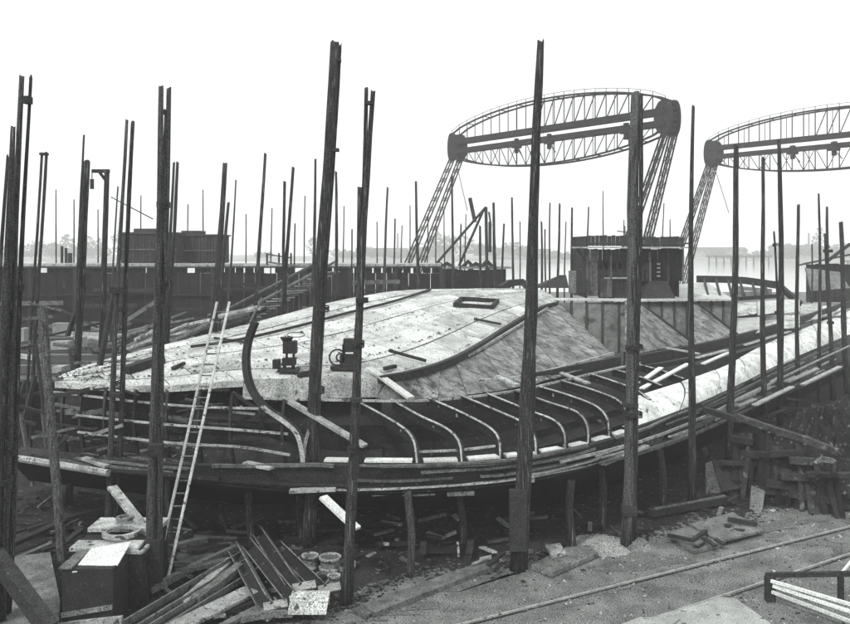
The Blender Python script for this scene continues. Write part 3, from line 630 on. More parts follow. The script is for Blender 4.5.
# ------------------------------------------------------------ machines on the deck
def machine(px, py, label, flip=1, wide=1):
    b = on_deck(px, py, .05); Y = b.y; s = Y/F   # metres per photo pixel at that depth
    e = empty('riveting_forge', b, label, 'forge')
    def bx(n, x, y, w_, h_, d_=.35, m='iron_dark', dy=0): return MB().box(b+Vector((x*s*flip, dy, y*s)), (w_*s, d_, h_*s)).build(n, m, e)
    bx('base_plate', 0, 1.2, 20*wide, 2.4, .6); bx('leg', -3.5, 6, 3, 9, .1, dy=-.12); bx('leg', 4, 6, 3, 9, .1, dy=.1); bx('firebox', .5, 9.5, 13, 7, .4); bx('bellows_box', 1.5, 24, 13, 12, .4); bx('strut', -2, 15, 2, 7, .1); bx('strut', 5, 15, 2, 7, .1)
    bx('side_box', -12, 7, 7, 9, .3)
    c = b+Vector((-2*s*flip, 0, 34*s)); k = 12
    m = MB(); m.add([c+Vector((math.cos(6.283*i/k)*7*s, math.sin(6.283*i/k)*7*s, 0)) for i in range(k)]+[c+Vector((math.cos(6.283*i/k)*4*s, math.sin(6.283*i/k)*4*s, -5*s)) for i in range(k)], [tuple(range(k)), tuple(range(2*k-1, k-1, -1))]+[(i, i+k, (i+1) % k+k, (i+1) % k) for i in range(k)]); m.build('hearth', 'iron_dark', e)
    pts = [c+Vector(((4+9*math.cos(a))*s*flip+.15*flip, .1, (2+2.5*math.sin(a))*s)) for a in [6.283*i/12 for i in range(13)]]
    MB().bar(pts, .03, .03).build('handle_hoop', 'iron_mid', e)
machine(290, 373, 'portable forge with a hearth pan on the pale deck, left of the thickest pole')
b = on_deck(343, 368, .05); s = b.y/F; e = empty('deck_winch', b, 'small hand winch with a square hopper on the deck, between the two big poles', 'winch')
for n, x, y, w_, h_ in (('base_plate', 0, 1.5, 26, 3), ('gear_case', 4, 9, 15, 11), ('hopper', 6, 24, 12, 13), ('side_frame', 0, 16, 2, 18), ('side_frame', 11, 16, 2, 18)):
    MB().box(b+Vector((x*s, 0, y*s)), (w_*s, .4, h_*s)).build(n, 'iron_dark', e)
k = 14
for off, r in ((-6, 8), (-3, 4)):
    m = MB(); c = b+Vector((off*s, -.1, 12*s)); m.bar([c+Vector((math.cos(6.283*i/k)*r*s, 0, math.sin(6.283*i/k)*r*s)) for i in range(k+1)], .05, .06, up=(0, 1, 0)); m.build('wheel', 'iron_dark', e)
# loose things on deck
def plank(l, wd, ht, m, label, name='loose_plank', cat='plank', group=None):
    return tag(MB().bar(l, wd, ht).build(name, m), label, cat, group)
plank([on_deck(371, 371, .2), P(411, 402, 25.9)+Vector((0, 0, .12))], .26, .07, 'timber_white', 'pale plank sloping over the near rim of the deck')
plank([on_deck(388, 357, .15), on_deck(424, 364, .15), ], .08, .1, 'iron_dark', 'thin dark bar lying across the deck above the pale plank', 'iron_bar', 'bar')
plank([on_deck(383, 376, .12), on_deck(393, 371, .12)], .15, .12, 'iron_dark', 'stubby dark offcut on the deck beside the pale plank', 'iron_offcut', 'offcut')
plank([on_deck(472, 322, .12), on_deck(500, 326, .12)], .12, .1, 'iron_dark', 'dark bar lying near the hatch coaming', 'iron_bar', 'bar')
plank([on_deck(300, 378, .1), on_deck(312, 374, .1)], .2, .15, 'iron_dark', 'dark block lying by the foot of the forge', 'iron_block', 'block')
plank([on_deck(214, 340, .1), on_deck(246, 344, .1)], .07, .08, 'iron_dark', 'thin rod lying on the deck right of the ladder', 'iron_bar', 'bar')
plank([on_deck(128, 374, .15), on_deck(160, 366, .15)], .35, .3, 'iron_dark', 'dark bundle on the pointed end of the deck', 'canvas_bundle', 'bundle')
plank([on_deck(172, 372, .1), on_deck(184, 366, .1)], .12, .1, 'iron_dark', 'short dark bar on the deck between the double pole and the ladder', 'iron_bar', 'bar')
plank([P(250, 322, 36), P(262, 298, 36.5)], .06, .06, 'timber_mid', 'thin rod standing askew at the far deck edge by the curved frame', 'thin_rod', 'rod')

# ------------------------------------------------------------ trestle quay at the left
q = empty('trestle_quay', (-18, 62, 0), 'long dark boarded trestle with a pale top edge behind the ship at left', 'trestle')
zt = P(0, 265, 62).z; x0 = -42; x1 = 1.2
for i in range(54):
    a = x0+(x1-x0)*i/54; b_ = x0+(x1-x0)*(i+1)/54
    MB().box(((a+b_)/2, 62+rnd(-.04, .04), (zt-.55)/2+.0), (b_-a-.03, .14, zt-.55+rnd(-.12, .03))).build('wall_board', 'trestle_wood', q)
for i in range(27):
    a = x0+(x1-x0)*i/27; b_ = x0+(x1-x0)*(i+1)/27; MB().box(((a+b_)/2, 63.6, zt+rnd(-.02, .02)), (b_-a-.05, 4, .16)).build('deck_board', 'timber_pale', q)
for i in range(60):
    if random.random() < .88: a = x0+(x1-x0)*(i+.5)/60; MB().box((a, 62.2, zt-.34), (rnd(.5, .8), .3, .5)).build('joist', 'timber_dark', q)
for i in range(46):
    xa = rnd(x0, x1-3); za = rnd(2.6, zt-1.2); l_ = rnd(1.5, 6); dz_ = rnd(-1.6, 1.6) if i % 3 == 0 else rnd(-.1, .1)
    MB().bar([(xa, 61.6-i*.05, za), (xa+l_, 61.6-i*.05, max(.3, min(zt-.7, za+dz_)))], .14, rnd(.1, .3)).build('brace', random.choice(['timber_dark', 'timber_dark', 'trestle_wood', 'timber_mid']), q)
MB().box(((x0+x1)/2, 61.8, zt-.15), (x1-x0, .2, .12)).build('edge_beam', 'timber_mid', q)
MB().box(((x0+x1)/2, 61.8, P(0, 295, 61.8).z), (x1-x0, .16, .09)).build('ledge', 'timber_dark', q)
for i in range(14):
    a = x0+(x1-x0)*i/13; MB().box((a, 61.75, zt/2-.1), (.3, .2, zt-.3)).build('wall_post', 'timber_dark', q)
# second trestle stretch with gear on it, behind the crown of the deck
q2 = empty('low_trestle', (3.5, 66, 0), 'lower dark trestle behind the crown of the deck, under the first crane', 'trestle')
zz = P(0, 269, 66).z
for i in range(12):
    a = 1.5+.42*i; MB().box((a-.05, 66+rnd(-.05, .05), zz/2), (.43, .2, zz+rnd(-.2, .1))).build('wall_board', 'trestle_wood', q2)
MB().box((4, 67, zz+.1), (5.6, 2.5, .15)).build('deck_board', 'timber_pale', q2)
for i, (x, m) in enumerate(((438, .5), (447, .35), (468, .6), (487, .7), (476, .3))):
    c = P(x, 266, 66.4); tag(MB().bar([c+Vector((-.4, 0, -.1)), c+Vector((0, .1, m*.6)), c+Vector((.45, 0, -.1))], .5, .3).build('gear_heap', 'iron_dark'), 'small dark heap of gear on the low trestle', 'heap', 'heaps of gear on the low trestle')
pb_ = empty('crossed_box', P(491, 280, 60), 'small box frame with crossed braces, right of the wooden derrick', 'frame')
for a, b_ in (((488, 268), (495, 268)), ((488, 277), (495, 277)), ((488, 268), (488, 292)), ((495, 268), (495, 292)), ((488, 268), (495, 277)), ((495, 268), (488, 277))):
    MB().bar([P(*a, 60), P(*b_, 60)], .1, .1).build('batten', 'timber_dark', pb_)
# small posts on the quay
for x, yt, w_ in ((62, 246, 2), (66, 248, 2), (70, 253, 4)):
    c = P(x, 263, 63); tag(MB().bar([c, P(x, yt, 63)], w_/F*63, .15, up=(0, 1, 0)).build('mooring_post', 'timber_dark'), {62: 'thin taller post on the trestle edge left of the lashed pole', 66: 'thin shorter post on the trestle edge next to its taller twin', 70: 'squat wide post on the trestle edge beside two thin ones'}[x], 'post')
# sheds on the quay
def shed(x0, x1, yt, Y, dY, n, label, cap=True):
    e = empty('quay_shed', P((x0+x1)/2, 264, Y), label, 'shed'); zt_ = P(0, yt, Y).z; zb = P(0, 264.3, Y).z
    boards(x0, x1, yt, 264, Y, n, 'timber_dark', e)
    a, b_ = P(x0, yt, Y).x, P(x1, yt, Y).x
    MB().box(((a+b_)/2, Y+dY/2, zt_), (b_-a+.3, dY+.3, .12)).build('roof', 'roof_dark', e)
    for x in (a+.05, b_-.05): MB().box((x, Y+dY/2, (zt_+zb)/2), (.1, dY-.1, zt_-zb-.1)).build('side_wall', 'timber_dark', e)
    MB().box(((a+b_)/2, Y+dY, (zt_+zb)/2), (b_-a, .1, zt_-zb-.1)).build('back_wall', 'timber_dark', e)
    MB().bar([P(x0, (yt+264)/2+1, Y-.1), P(x1, (yt+264)/2+1, Y-.1)], .08, .08).build('rail', 'timber_mid', e)
    MB().box(((a+b_)/2-.5, Y+dY*.4, zt_+.2), ((b_-a)*.4, dY*.5, .3)).build('roof_box', 'roof_dark', e)
    return e
shed(121, 176, 233, 64, 4, 16, 'dark boarded shed on the trestle left of the mottled double pole')
shed(172, 217, 235, 66, 4, 14, 'lower dark shed on the trestle right of the mottled double pole')
tag(MB().bar([P(111, 197, 33.8), P(153, 219, 30)], .03, .03).build('guy_wire', 'iron_dark'), 'thin guy wire slanting down from beside the gallows post', 'wire')
# gangway ramp
rp = empty('gangway', P(260, 320, 48), 'long sloping gangway with treads and two handrails climbing to the trestle', 'gangway')
r0a, r1a = P(196, 336, 46), P(322, 268, 58); off = Vector((.9, 1.6, 0))
for dz in (0, .55): MB().bar([r0a+Vector((0, 0, dz)), r1a+Vector((0, 0, dz))], .12, .12).build('handrail', 'timber_mid', rp)
for dz in (-.2, .5): MB().bar([r0a+off+Vector((0, 0, dz)), r1a+off+Vector((0, 0, dz))], .12, .12).build('handrail', 'timber_mid', rp)
for k in range(26):
    t = k/25; c = r0a.lerp(r1a, t)+Vector((0, 0, -.3)); MB().bar([c, c+off], .42, .06).build('tread', 'timber_pale' if k % 3 else 'timber_mid', rp)
for k in range(6):
    t = k/5; c = r0a.lerp(r1a, t); MB().bar([(c.x, c.y, 0), c+Vector((0, 0, .5))], .14, .14).build('stanchion', 'timber_dark', rp)
rl = empty('quay_railing', P(278, 264, 60), 'short broken railing at the head of the gangway', 'railing')
for x in (267, 279, 291): MB().bar([P(x, 265, 60), P(x, 253, 60)], .12, .12, up=(0, 1, 0)).build('post', 'timber_dark', rl)
MB().bar([P(266, 254, 60), P(292, 258, 60)], .08, .08).build('rail', 'timber_dark', rl); MB().bar([P(268, 262, 60), P(310, 268, 58)], .3, .08).build('rail', 'timber_mid', rl)
# log heap between trestle and deck
for i in range(26):
    x = rnd(128, 245); y = 352-(x-128)*.19+rnd(-22, -2); Y = rnd(40, 44)
    a = P(x-rnd(8, 26), y+rnd(2, 9), Y); b_ = P(x+rnd(8, 26), y-rnd(2, 9), Y+rnd(-1.5, 1.5))
    m_ = random.choice(['timber_mid', 'timber_dark', 'timber_pale', 'timber_mid'])
    tag(MB().bar([a, b_], rnd(.15, .32), rnd(.15, .3), shape=7).build('log', m_, None), {'mid': 'grey', 'dark': 'dark', 'pale': 'pale'}[m_[7:]]+(' rising' if b_.z-a.z > 1 else ' flat')+' log in the jumbled timber heap behind the deck, left of the gangway', 'log', 'logs heaped behind the deck')
hp = roofy('spoil_bank', (118, 250, 352), (140, 225, 330), 45, 6, 'timber_mid', 'bank of pale spoil under the jumbled logs behind the deck', 'bank'); hp['kind'] = 'stuff'
rst = empty('rear_staging', (-16, 50, 0), 'broad dark staging floor between the ship and the boarded trestle', 'staging')
for i in range(26):
    Yv = 38.4+i*.86; MB().box((-18.5, Yv, 3.02+rnd(-.03, .03)), (26, .8, .12)).build('floor_plank', 'timber_dark' if i % 5 else 'timber_mid', rst)
for i in range(9): MB().box((-31+i*2.8, 38.6, 1.5), (.25, .25, 2.95)).build('post', 'timber_dark', rst)
for i, (x, y, w_, h_, lb) in enumerate([(24, 344, 6, 16, 'leftmost pale stone block on the rear staging'), (63, 335, 16, 12, 'farther of two pale stone blocks between lashed and capped poles'), (62, 349, 17, 8, 'nearer of two pale stone blocks between lashed and capped poles'), (82, 348, 5, 11, 'narrow pale stone block right of the lashed pole'), (60, 372, 10, 6, 'small pale stone block above the pointed deck end'), (105, 330, 24, 6, 'long pale stone block left of the log heap')]):
    Yv = (9-3.09)*850/(y-247); c = P(x, y-h_/2, Yv)
    tag(MB().box(c, (w_/F*Yv, .8, h_/F*Yv), Matrix.Rotation(rnd(-.06, .06), 3, 'Y')).build('stone_block', 'plate_dusty'), lb, 'stone block')
for i in range(14):
    x, y = rnd(-27, -12), rnd(42, 56); a_ = rnd(-.5, .5); l_ = rnd(1, 3.5); d_ = Vector((math.cos(a_)*l_/2, math.sin(a_)*l_/2, rnd(-.1, .1)))
    tag(MB().bar([Vector((x, y, 3.25))-d_, Vector((x, y, 3.25))+d_], rnd(.15, .35), rnd(.1, .3)).build('staging_timber', random.choice(['timber_mid', 'timber_dark', 'timber_pale'])), 'timber lying on the dark rear staging behind the poles', 'timber', 'timbers on the rear staging')

# ------------------------------------------------------------ cranes
def crane(off, label):
    base = Vector(off); Lf = Vector((3.8, 120, 0))+base; Rt = Vector((26, 92, 0))+base; ax = (Rt-Lf); L = ax.length; ax.normalize(); pr = Vector((.78, .62, 0))
    e = empty('gantry_crane', (Lf+Rt)/2, label, 'crane', 'lens-truss gantry cranes')
    def pt(t, z, s_=0): q_ = Lf.lerp(Rt, t); return Vector((q_.x+pr.x*s_, q_.y+pr.y*s_, z))
    top = lambda t: 24.9+2.6*(1-(2*t-1)**2)**.75
    bot = lambda t: 21.9-2.5*(1-(2*t-1)**2)**.75
    N = 22
    for s_ in (0, 1.5):
        tr = MB().bar([pt(t/N, top(t/N), s_) for t in range(N+1)], .2, .2).build('top_chord', 'crane_iron', e)
        bt = MB().bar([pt(t/N, bot(t/N), s_) for t in range(N+1)], .2, .2).build('bottom_chord', 'crane_iron', e)
        lat = 1.15 if s_ == 0 else .7
        MB().bar([pt(0, 23.75, s_), pt(1, 23.75, s_)], .5, .62*lat).build('upper_girder', 'crane_iron', e)
        MB().bar([pt(0, 22.45, s_), pt(1, 22.45, s_)], .5, .56*lat).build('lower_girder', 'crane_iron', e)
        th_ = .11 if s_ == 0 else .07
        for i in range(1, N, 1 if s_ == 0 else 2):
            t = i/N; t2 = (i+1)/N
            MB().bar([pt(t, 23.8, s_), pt(t, top(t), s_)], th_, th_, up=(0, 1, 0)).build('vertical', 'crane_iron', e)
            MB().bar([pt(t, 22.4, s_), pt(t, bot(t), s_)], th_, th_, up=(0, 1, 0)).build('vertical', 'crane_iron', e)
            if s_ == 0 and i > N*.45: MB().bar([pt(t, 23.8, s_), pt(t2, top(t2), s_)], .1, .1).build('diagonal', 'crane_iron', e)
            if s_ == 0 and i % 2: MB().bar([pt(t, bot(t), s_), pt(t2, 22.4, s_)], .07, .07).build('diagonal', 'crane_iron', e)
            if s_ == 0: MB().bar([pt(t, 22.4, s_), pt(t2, bot(t2), s_)] if i < N/2 else [pt(t, bot(t), s_), pt(t2, 22.4, s_)], .08, .08).build('diagonal', 'crane_iron', e)
    hr = MB(); hr.bar([pt(t/N, top(t/N)+.5, 0) for t in range(N+1)], .05, .05)
    for t in range(N+1): hr.bar([pt(t/N, top(t/N), 0), pt(t/N, top(t/N)+.5, 0)], .06, .06, up=(0, 1, 0))
    hr.build('handrail', 'crane_iron', e)
    cm = MB()
    for i in range(0, N+1, 2):
        t = i/N; cm.bar([pt(t, top(t), 0), pt(t, top(t), 1.5)], .1, .1); cm.bar([pt(t, bot(t), 0), pt(t, bot(t), 1.5)], .1, .1)
    cm.build('cross_bracing', 'crane_iron', e)
    # rounded end heads
    for t, d_ in ((0, -1), (1, 1)):
        pr_ = []
        for k in range(13):
            a = math.pi*k/12-math.pi/2; pr_.append((d_*(max(0, math.cos(a))**.7*.85), 23.1+math.sin(a)*2.0))
        pr_ += [(-d_*.8, 24.8), (-d_*1.4, 23.9), (-d_*1.4, 22.3), (-d_*.8, 21.4)]
        for s_ in (-.15, 1.35):
            m = MB(); va = [pt(t, z_, s_)+ax*x_ for x_, z_ in pr_]; vb = [v+pr*.35 for v in va]; n = len(va)
            m.add(va+vb, [tuple(range(n)), tuple(range(2*n-1, n-1, -1))]+[(i, i+n, (i+1) % n+n, (i+1) % n) for i in range(n)]); m.build('end_plate', 'crane_iron', e)
        m = MB()
        for k in range(6): z_ = 21.6+k*.62; m.bar([pt(t, z_, 0)+ax*d_*.5, pt(t, z_, 1.4)+ax*d_*.5], .15, .35)
        m.build('head_crossbeams', 'crane_iron', e)
    # lattice legs leaning toward the slip
    for t in (0, 1):
        for s_, spread in (((0, -1.6), (1.5, 1.2)) if t == 0 else ((0, -2.2), (1.5, 1.2))):
            p0 = pt(t, 21.8, s_); p1 = pt(t, 0, s_*.6)-pr*(10.8 if t == 0 else 9.5)+ax*spread*(.8)
            m = MB(); ww = .3
            n1 = [ax*ww, ax*-ww, ax*ww+pr*.45, ax*-ww+pr*.45]
            for c_ in n1: m.bar([p0+c_, p1+c_*1.3], .14, .14)
            K_ = 16
            for k in range(K_):
                a, b_ = k/K_, (k+1)/K_
                for i, j in ((0, 1), (2, 3), (0, 2), (1, 3)):
                    u_, v_ = (n1[i], n1[j]) if k % 2 else (n1[j], n1[i])
                    m.bar([p0.lerp(p1, a)+u_*(1+.3*a), p0.lerp(p1, b_)+v_*(1+.3*b_)], .05, .05); 
            m.build('leg', 'crane_iron', e)
    # trolleys
    for t in (.37, .53, .86):
        tr = MB(); tr.box(pt(t, 22.2, -.3), (1.3, .8, .9)); tr.box(pt(t, 22.7, -.3), (.5, .8, .5)); tr.bar([pt(t, 21.9, -.3), pt(t+.03, 20.6, -.3)], .1, .1); tr.build('trolley', 'crane_iron', e)
        MB().box(pt(t, 21.4, -.3), (.5, .4, .6)).build('hook_block', 'crane_iron', e)
    MB().bar([pt(.02, 21.5, 0), pt(.02, 21.5, 0)+ax*2.6+Vector((0, 0, -7.5))], .07, .07).build('cable', 'crane_iron', e)
    return e
cr1 = crane((0, 0, 0), 'nearer gantry crane, whole lens-shaped truss on leaning lattice legs')
cr2 = cr1.copy(); C.objects.link(cr2); cr2.location = cr1.location+Vector((38.8, 7.5, 0)); cr2['label'] = 'farther gantry crane whose lens-shaped truss runs off the right edge'
for ch in list(cr1.children):
    c_ = ch.copy(); C.objects.link(c_); c_.parent = cr2

# wooden derrick
dr = empty('wooden_derrick', P(470, 262, 64), 'small wooden derrick of propped spars below the first crane', 'derrick')
for a, b_, w_ in (((486, 207), (487, 270), .25), ((486, 207), (436, 264), .2), ((484, 209), (459, 266), .2), ((470, 198), (475, 222), .3), ((490, 222), (490, 252), .25), ((489, 212), (491, 226), .15)):
    MB().bar([P(*b_, 64), P(*a, 64.3)], w_, w_, up=(0, 1, 0), shape=7).build('spar', 'pole_wood', dr)
# dark shed at the right edge
rs = empty('boat_shed', P(835, 300, 78), 'dark open shed with a low pitched roof at the right edge behind the poles', 'shed')
a, b_ = P(800, 265, 78), P(880, 265, 78)
boards(806, 872, 264, 302, 78, 14, 'timber_dark', rs, name='wall_board')
MB().add([P(799, 266, 77), P(876, 250, 77), P(876, 248.5, 77), P(799, 264.5, 77), P(805, 264, 84), P(882, 249, 84), P(882, 247.5, 84), P(805, 262.5, 84)], [(0, 1, 2, 3), (7, 6, 5, 4), (0, 4, 5, 1), (3, 2, 6, 7), (1, 5, 6, 2), (0, 3, 7, 4)]).build('roof', 'roof_dark', rs)
MB().bar([P(826, 262, 76.5), P(850, 244, 76.5)], .25, .25).build('rafter', 'timber_dark', rs)
MB().add([P(806, 268, 76), P(840, 272, 76), P(850, 288, 74), P(812, 291, 74), P(806, 268, 76)+Vector((0, .3, 0)), P(840, 272, 76)+Vector((0, .3, 0)), P(850, 288, 74)+Vector((0, .3, 0)), P(812, 291, 74)+Vector((0, .3, 0))], [(0, 1, 2, 3), (7, 6, 5, 4), (0, 4, 5, 1), (1, 5, 6, 2), (2, 6, 7, 3), (3, 7, 4, 0)]).build('canopy', 'iron_mid', rs)
for i, (x, y, m) in enumerate([(826, 312, 'timber_white'), (820, 318, 'timber_dark'), (838, 318, 'timber_pale'), (846, 325, 'timber_white')]):
    plank([P(x-8, y, 62), P(x+9, y+1, 62)], .6, .25, m, 'plank lying among the gear at the far right end of the ship', 'loose_plank', 'plank', 'planks at the far right end of the ship')

# ------------------------------------------------------------ ground: tracks, plates, planks
tk = empty('railway_track', G(650, 580), 'sunken railway track of two rails crossing the gritty ground at lower right', 'track')
for (a, b_) in (((430, 633), (900, 514.5)), ((600, 637), (900, 538))):
    p, q_ = G(*a), G(*b_); MB().bar([p+Vector((0, 0, .02)), q_+Vector((0, 0, .02))], .042, .05).build('rail', 'rail_steel', tk)
    dd = (q_-p).normalized(); sd = Vector((dd.y, -dd.x, 0))*.1
    MB().bar([p+sd+Vector((0, 0, .005)), q_+sd+Vector((0, 0, .005))], .06, .02).build('flange_groove', 'mud', tk)
def slab(pix, z, th, m, label, name='iron_plate', cat='plate', dz2=0):
    q_ = [G(*a, z) for a in pix]; k = len(q_)
    if dz2: q_[0].z += dz2; q_[1].z += dz2
    return tag(MB().add(q_+[s_-Vector((0, 0, th)) for s_ in q_], [tuple(range(k)), tuple(range(2*k-1, k-1, -1))]+[(i, i+k, (i+1) % k+k, (i+1) % k) for i in range(k)]).build(name, m), label, cat)
slab([(664, 533), (694, 551), (722, 544), (716, 531), (690, 526)], .12, .1, 'iron_mid', 'left plate of the pair lying on the grit with a bar across it')
slab([(690, 524), (733, 512), (764, 530), (720, 541)], .2, .07, 'iron_mid', 'right plate of the pair lying on the grit near the timber stack')
plank([G(668, 535, .25), G(690, 540, .3)], .1, .1, 'iron_dark', 'short dark bar lying on the left ground plate', 'iron_bar', 'bar')
plank([G(692, 541, .3), G(706, 531, .3)], .12, .1, 'iron_dark', 'stubby dark bar tilted beside the short one on the left ground plate', 'iron_bar', 'bar')
plank([G(728, 519, .3), G(757, 524, .3)], .14, .1, 'iron_dark', 'dark bar on the right ground plate', 'iron_bar', 'bar')
slab([(531, 565), (552, 573), (598, 553), (590, 545), (566, 547)], .15, .12, 'iron_mid', 'flat plate with a thick edge beside the foot of the tallest centre pole')
slab([(545, 545), (560, 543), (566, 553), (552, 556)], .25, .08, 'timber_pale', 'small pale plate leaning on the flat plate by the tallest pole')
slab([(362, 604), (374, 613), (496, 565), (488, 559)], .14, .13, 'timber_mid', 'long wide plank lying on the ground right of the paired pole', 'long_plank', 'plank')
slab([(352, 609), (366, 617), (382, 606), (370, 601)], .1, .08, 'timber_mid', 'short plank end lying at the foot of the paired pole', 'short_plank', 'plank')
slab([(622, 628), (660, 616), (720, 597), (735, 598), (772, 624), (760, 640), (640, 640)], .25, .2, 'plate_dusty', 'large pale plate at the bottom edge left of the barrier')
slab([(655, 640), (680, 618), (640, 617), (600, 632), (600, 645)], .3, .1, 'plate_dusty', 'second plate at the bottom edge, overlapped by the large pale one')
# low barrier bottom right
br = empty('low_barrier', G(768, 600), 'low dark barrier beam with three pale rails running off the lower right corner', 'barrier')
zb = .62
pA, pB = P(766, 575, 21.6), P(900, 573, 21.6)
MB().bar([pA, pB], .1, .12).build('top_beam', 'timber_dark', br)
MB().box((P(770, 0, 21.6).x, 21.6, pA.z/2-.02), (.22, .2, pA.z)).build('post', 'timber_dark', br)
MB().box((P(841, 0, 21.6).x, 21.62, pA.z/2-.02), (.12, .12, pA.z)).build('post', 'timber_dark', br)
for (a, b_) in (((771, 581), (900, 619)), ((773, 586), (900, 628)), ((772, 592), (900, 640))):
    z_ = .45 if a[1] < 583 else (.33 if a[1] < 588 else .2)
    MB().bar([P(a[0], a[1], 21.4), P(b_[0], b_[1], {619: 19.3, 628: 19.3, 640: 19.0}[b_[1]])], .07, .07).build('rail', 'timber_white', br)
MB().bar([P(841, 574, 21.7), P(856, 556, 22.5)], .06, .06).build('stay', 'timber_white', br)
# dark bin at right with capping beam
db = empty('timber_stack', G(790, 505), 'dark ragged stack of baulks and leaning boards topped by a mottled beam, beside the track', 'stack')
c0, c1 = P(738, 417, 31.0), P(838, 452, 28.6)
MB().bar([c0, c0.lerp(c1, .35), c0.lerp(c1, .7)+Vector((0, 0, .04)), c1], .24, .2).build('top_beam', 'hull_dull', db)
MB().bar([P(700, 408, 32.5), P(742, 421, 31.4)], .25, .2).build('top_beam', 'timber_dark', db)
for i in range(30):
    t = (i+rnd(-.4, .4))/30; m = c0.lerp(c1, t); hh = (m.z-.15)*rnd(.55, 1.0); ln_ = rnd(-.5, .5)
    MB().bar([(m.x+ln_, m.y-rnd(.1, .7), 0), (m.x, m.y+rnd(-.05, .1), hh)], rnd(.12, .38), rnd(.05, .12), up=(0, 1, 0)).build('leaning_board', random.choice(['iron_dark', 'timber_dark', 'trestle_wood', 'hull_dull']), db)
for i in range(14):
    t = rnd(0, 1); m = c0.lerp(c1, t); z_ = rnd(.1, m.z*.8); d_ = Vector((rnd(.6, 1.6), -rnd(.3, 1.0), rnd(-.15, .15)))
    MB().bar([Vector((m.x, m.y-.25-rnd(0, .5), z_))-d_*.5, Vector((m.x, m.y-.25, z_))+d_*.5], rnd(.12, .3), rnd(.1, .25)).build('baulk', random.choice(['timber_dark', 'iron_dark', 'hull_dull']), db)
al = P(820, 470, 28.6)
arc = [G(817, 500), P(817, 462, 27.9), P(822, 459, 27.9), P(833, 461, 27.8), G(834, 497)]
tag(MB().bar(arc, .16, .12, up=(0, 1, 0)).build('pale_arch', 'timber_mid'), 'pale bent strap like an arch at the right end of the timber stack', 'strap')
# upright plates near bin
def upplate(pix, Y, th, m, label, name='leaning_plate', cat='plate'):
    q_ = [P(x, y, Yv) for x, y, Yv in pix]; k = len(q_); d_ = Vector((0, th, 0))
    return tag(MB().add(q_+[s_+d_ for s_ in q_], [tuple(range(k)), tuple(range(2*k-1, k-1, -1))]+[(i, i+k, (i+1) % k+k, (i+1) % k) for i in range(k)]).build(name, m), label, cat)
upplate([(706, 464, 31.5), (715, 460, 31.5), (724, 497, 31), (706, 495, 31)], 0, .08, 'iron_mid', 'leftmost mottled plate leaning in the shade under the right side of the ship')
upplate([(712, 460, 31.2), (750, 468, 30.8), (751, 486, 30.6), (722, 492, 30.6)], 0, .08, 'iron_dark', 'dark plate leaning between two others left of the timber stack')
upplate([(752, 486, 29.8), (765, 491, 29.6), (762, 514, 28.9), (750, 511, 29)], 0, .08, 'iron_mid', 'small pale plate standing at the left foot of the timber stack')
plank([G(650, 513, .2), G(728, 499, .2)], .3, .22, 'timber_dark', 'dark baulk lying on the edge of the slip below the right side of the ship', 'timber_baulk', 'baulk')
plank([G(655, 509, .35), G(725, 496, .35)], .1, .05, 'timber_mid', 'pale batten lying on top of the dark baulk', 'batten', 'batten')
# outer staging under the right side
for i, l in enumerate([((637, 450, 28.5), (688, 425, 32)), ((668, 436, 30.2), (687, 428, 31.6)), ((697, 418, 32.8), (722, 408, 34.8)), ((717, 414, 34), (727, 408, 34.9)), ((735, 405, 35.5), (752, 398, 37.2)), ((770, 381, 41), (778, 377, 42)), ((645, 444, 28), (600, 462, 26.6)), ((700, 407, 33), (728, 394, 36)), ((735, 399, 36), (765, 385, 39.5)), ((752, 404, 36.5), (790, 386, 41)), ((785, 381, 42), (815, 368, 46)), ((800, 384, 42), (838, 366, 47))]):
    plank([P(*l[0])+Vector((0, -.25, 0)), P(*l[1])+Vector((0, -.25, 0))], .25, .07, 'timber_pale', 'pale staging plank along the outside of the ship below its pale side', 'staging_plank', 'plank', 'staging planks below the pale side')
# staging planks hung below ribband, centre
for a, b_ in ((372, 388), (402, 404), (413, 435), (447, 474), (526, 534)):
    p, q_ = P(a, 493 if a < 500 else 479, 24.6), P(b_, 492 if a < 500 else 479, 24.6); plank([p, q_], .3, .12, 'timber_pale', 'pale plank end under the near wale of the ship', 'staging_plank', 'plank', 'plank ends under the near wale')
for (a, b_, m, lb) in (((323, 497, 23), (357, 529, 22.2), 'timber_white', 'pale plank leaning from under the wale to the paired pole'), ((289, 401, 25.2), (365, 446, 24.0), 'timber_pale', 'thick pale plank laid across the open frames left of the paired pole'), ((112, 487, 24.3), (156, 543, 22.2), 'timber_pale', 'pale plank leaning down behind the mottled double pole'), ((290, 491, 23.9), (336, 489, 23.9), 'timber_pale', 'horizontal pale batten at the foot of the thickest pole'), ((245, 463, 24.4), (272, 468, 24), 'timber_pale', 'short white board laid on the wale left of the thickest pole'), ((380, 497, 25), (500, 473, 26), 'timber_dark', 'dark shore timber running beneath the wale'), ((85, 458, 26), (108, 466, 25.4), 'timber_pale', 'short white board beside the slim double pole')):
    plank([P(*a), P(*b_)], .27, .08, m, lb)
tag(MB().bar([P(15, 458, 26.6), P(60, 465, 25.7), P(108, 473, 24.9)], .22, .22, shape=8).build('round_log', 'timber_pale'), 'long pale round log running from the left edge to the slim double pole', 'log')
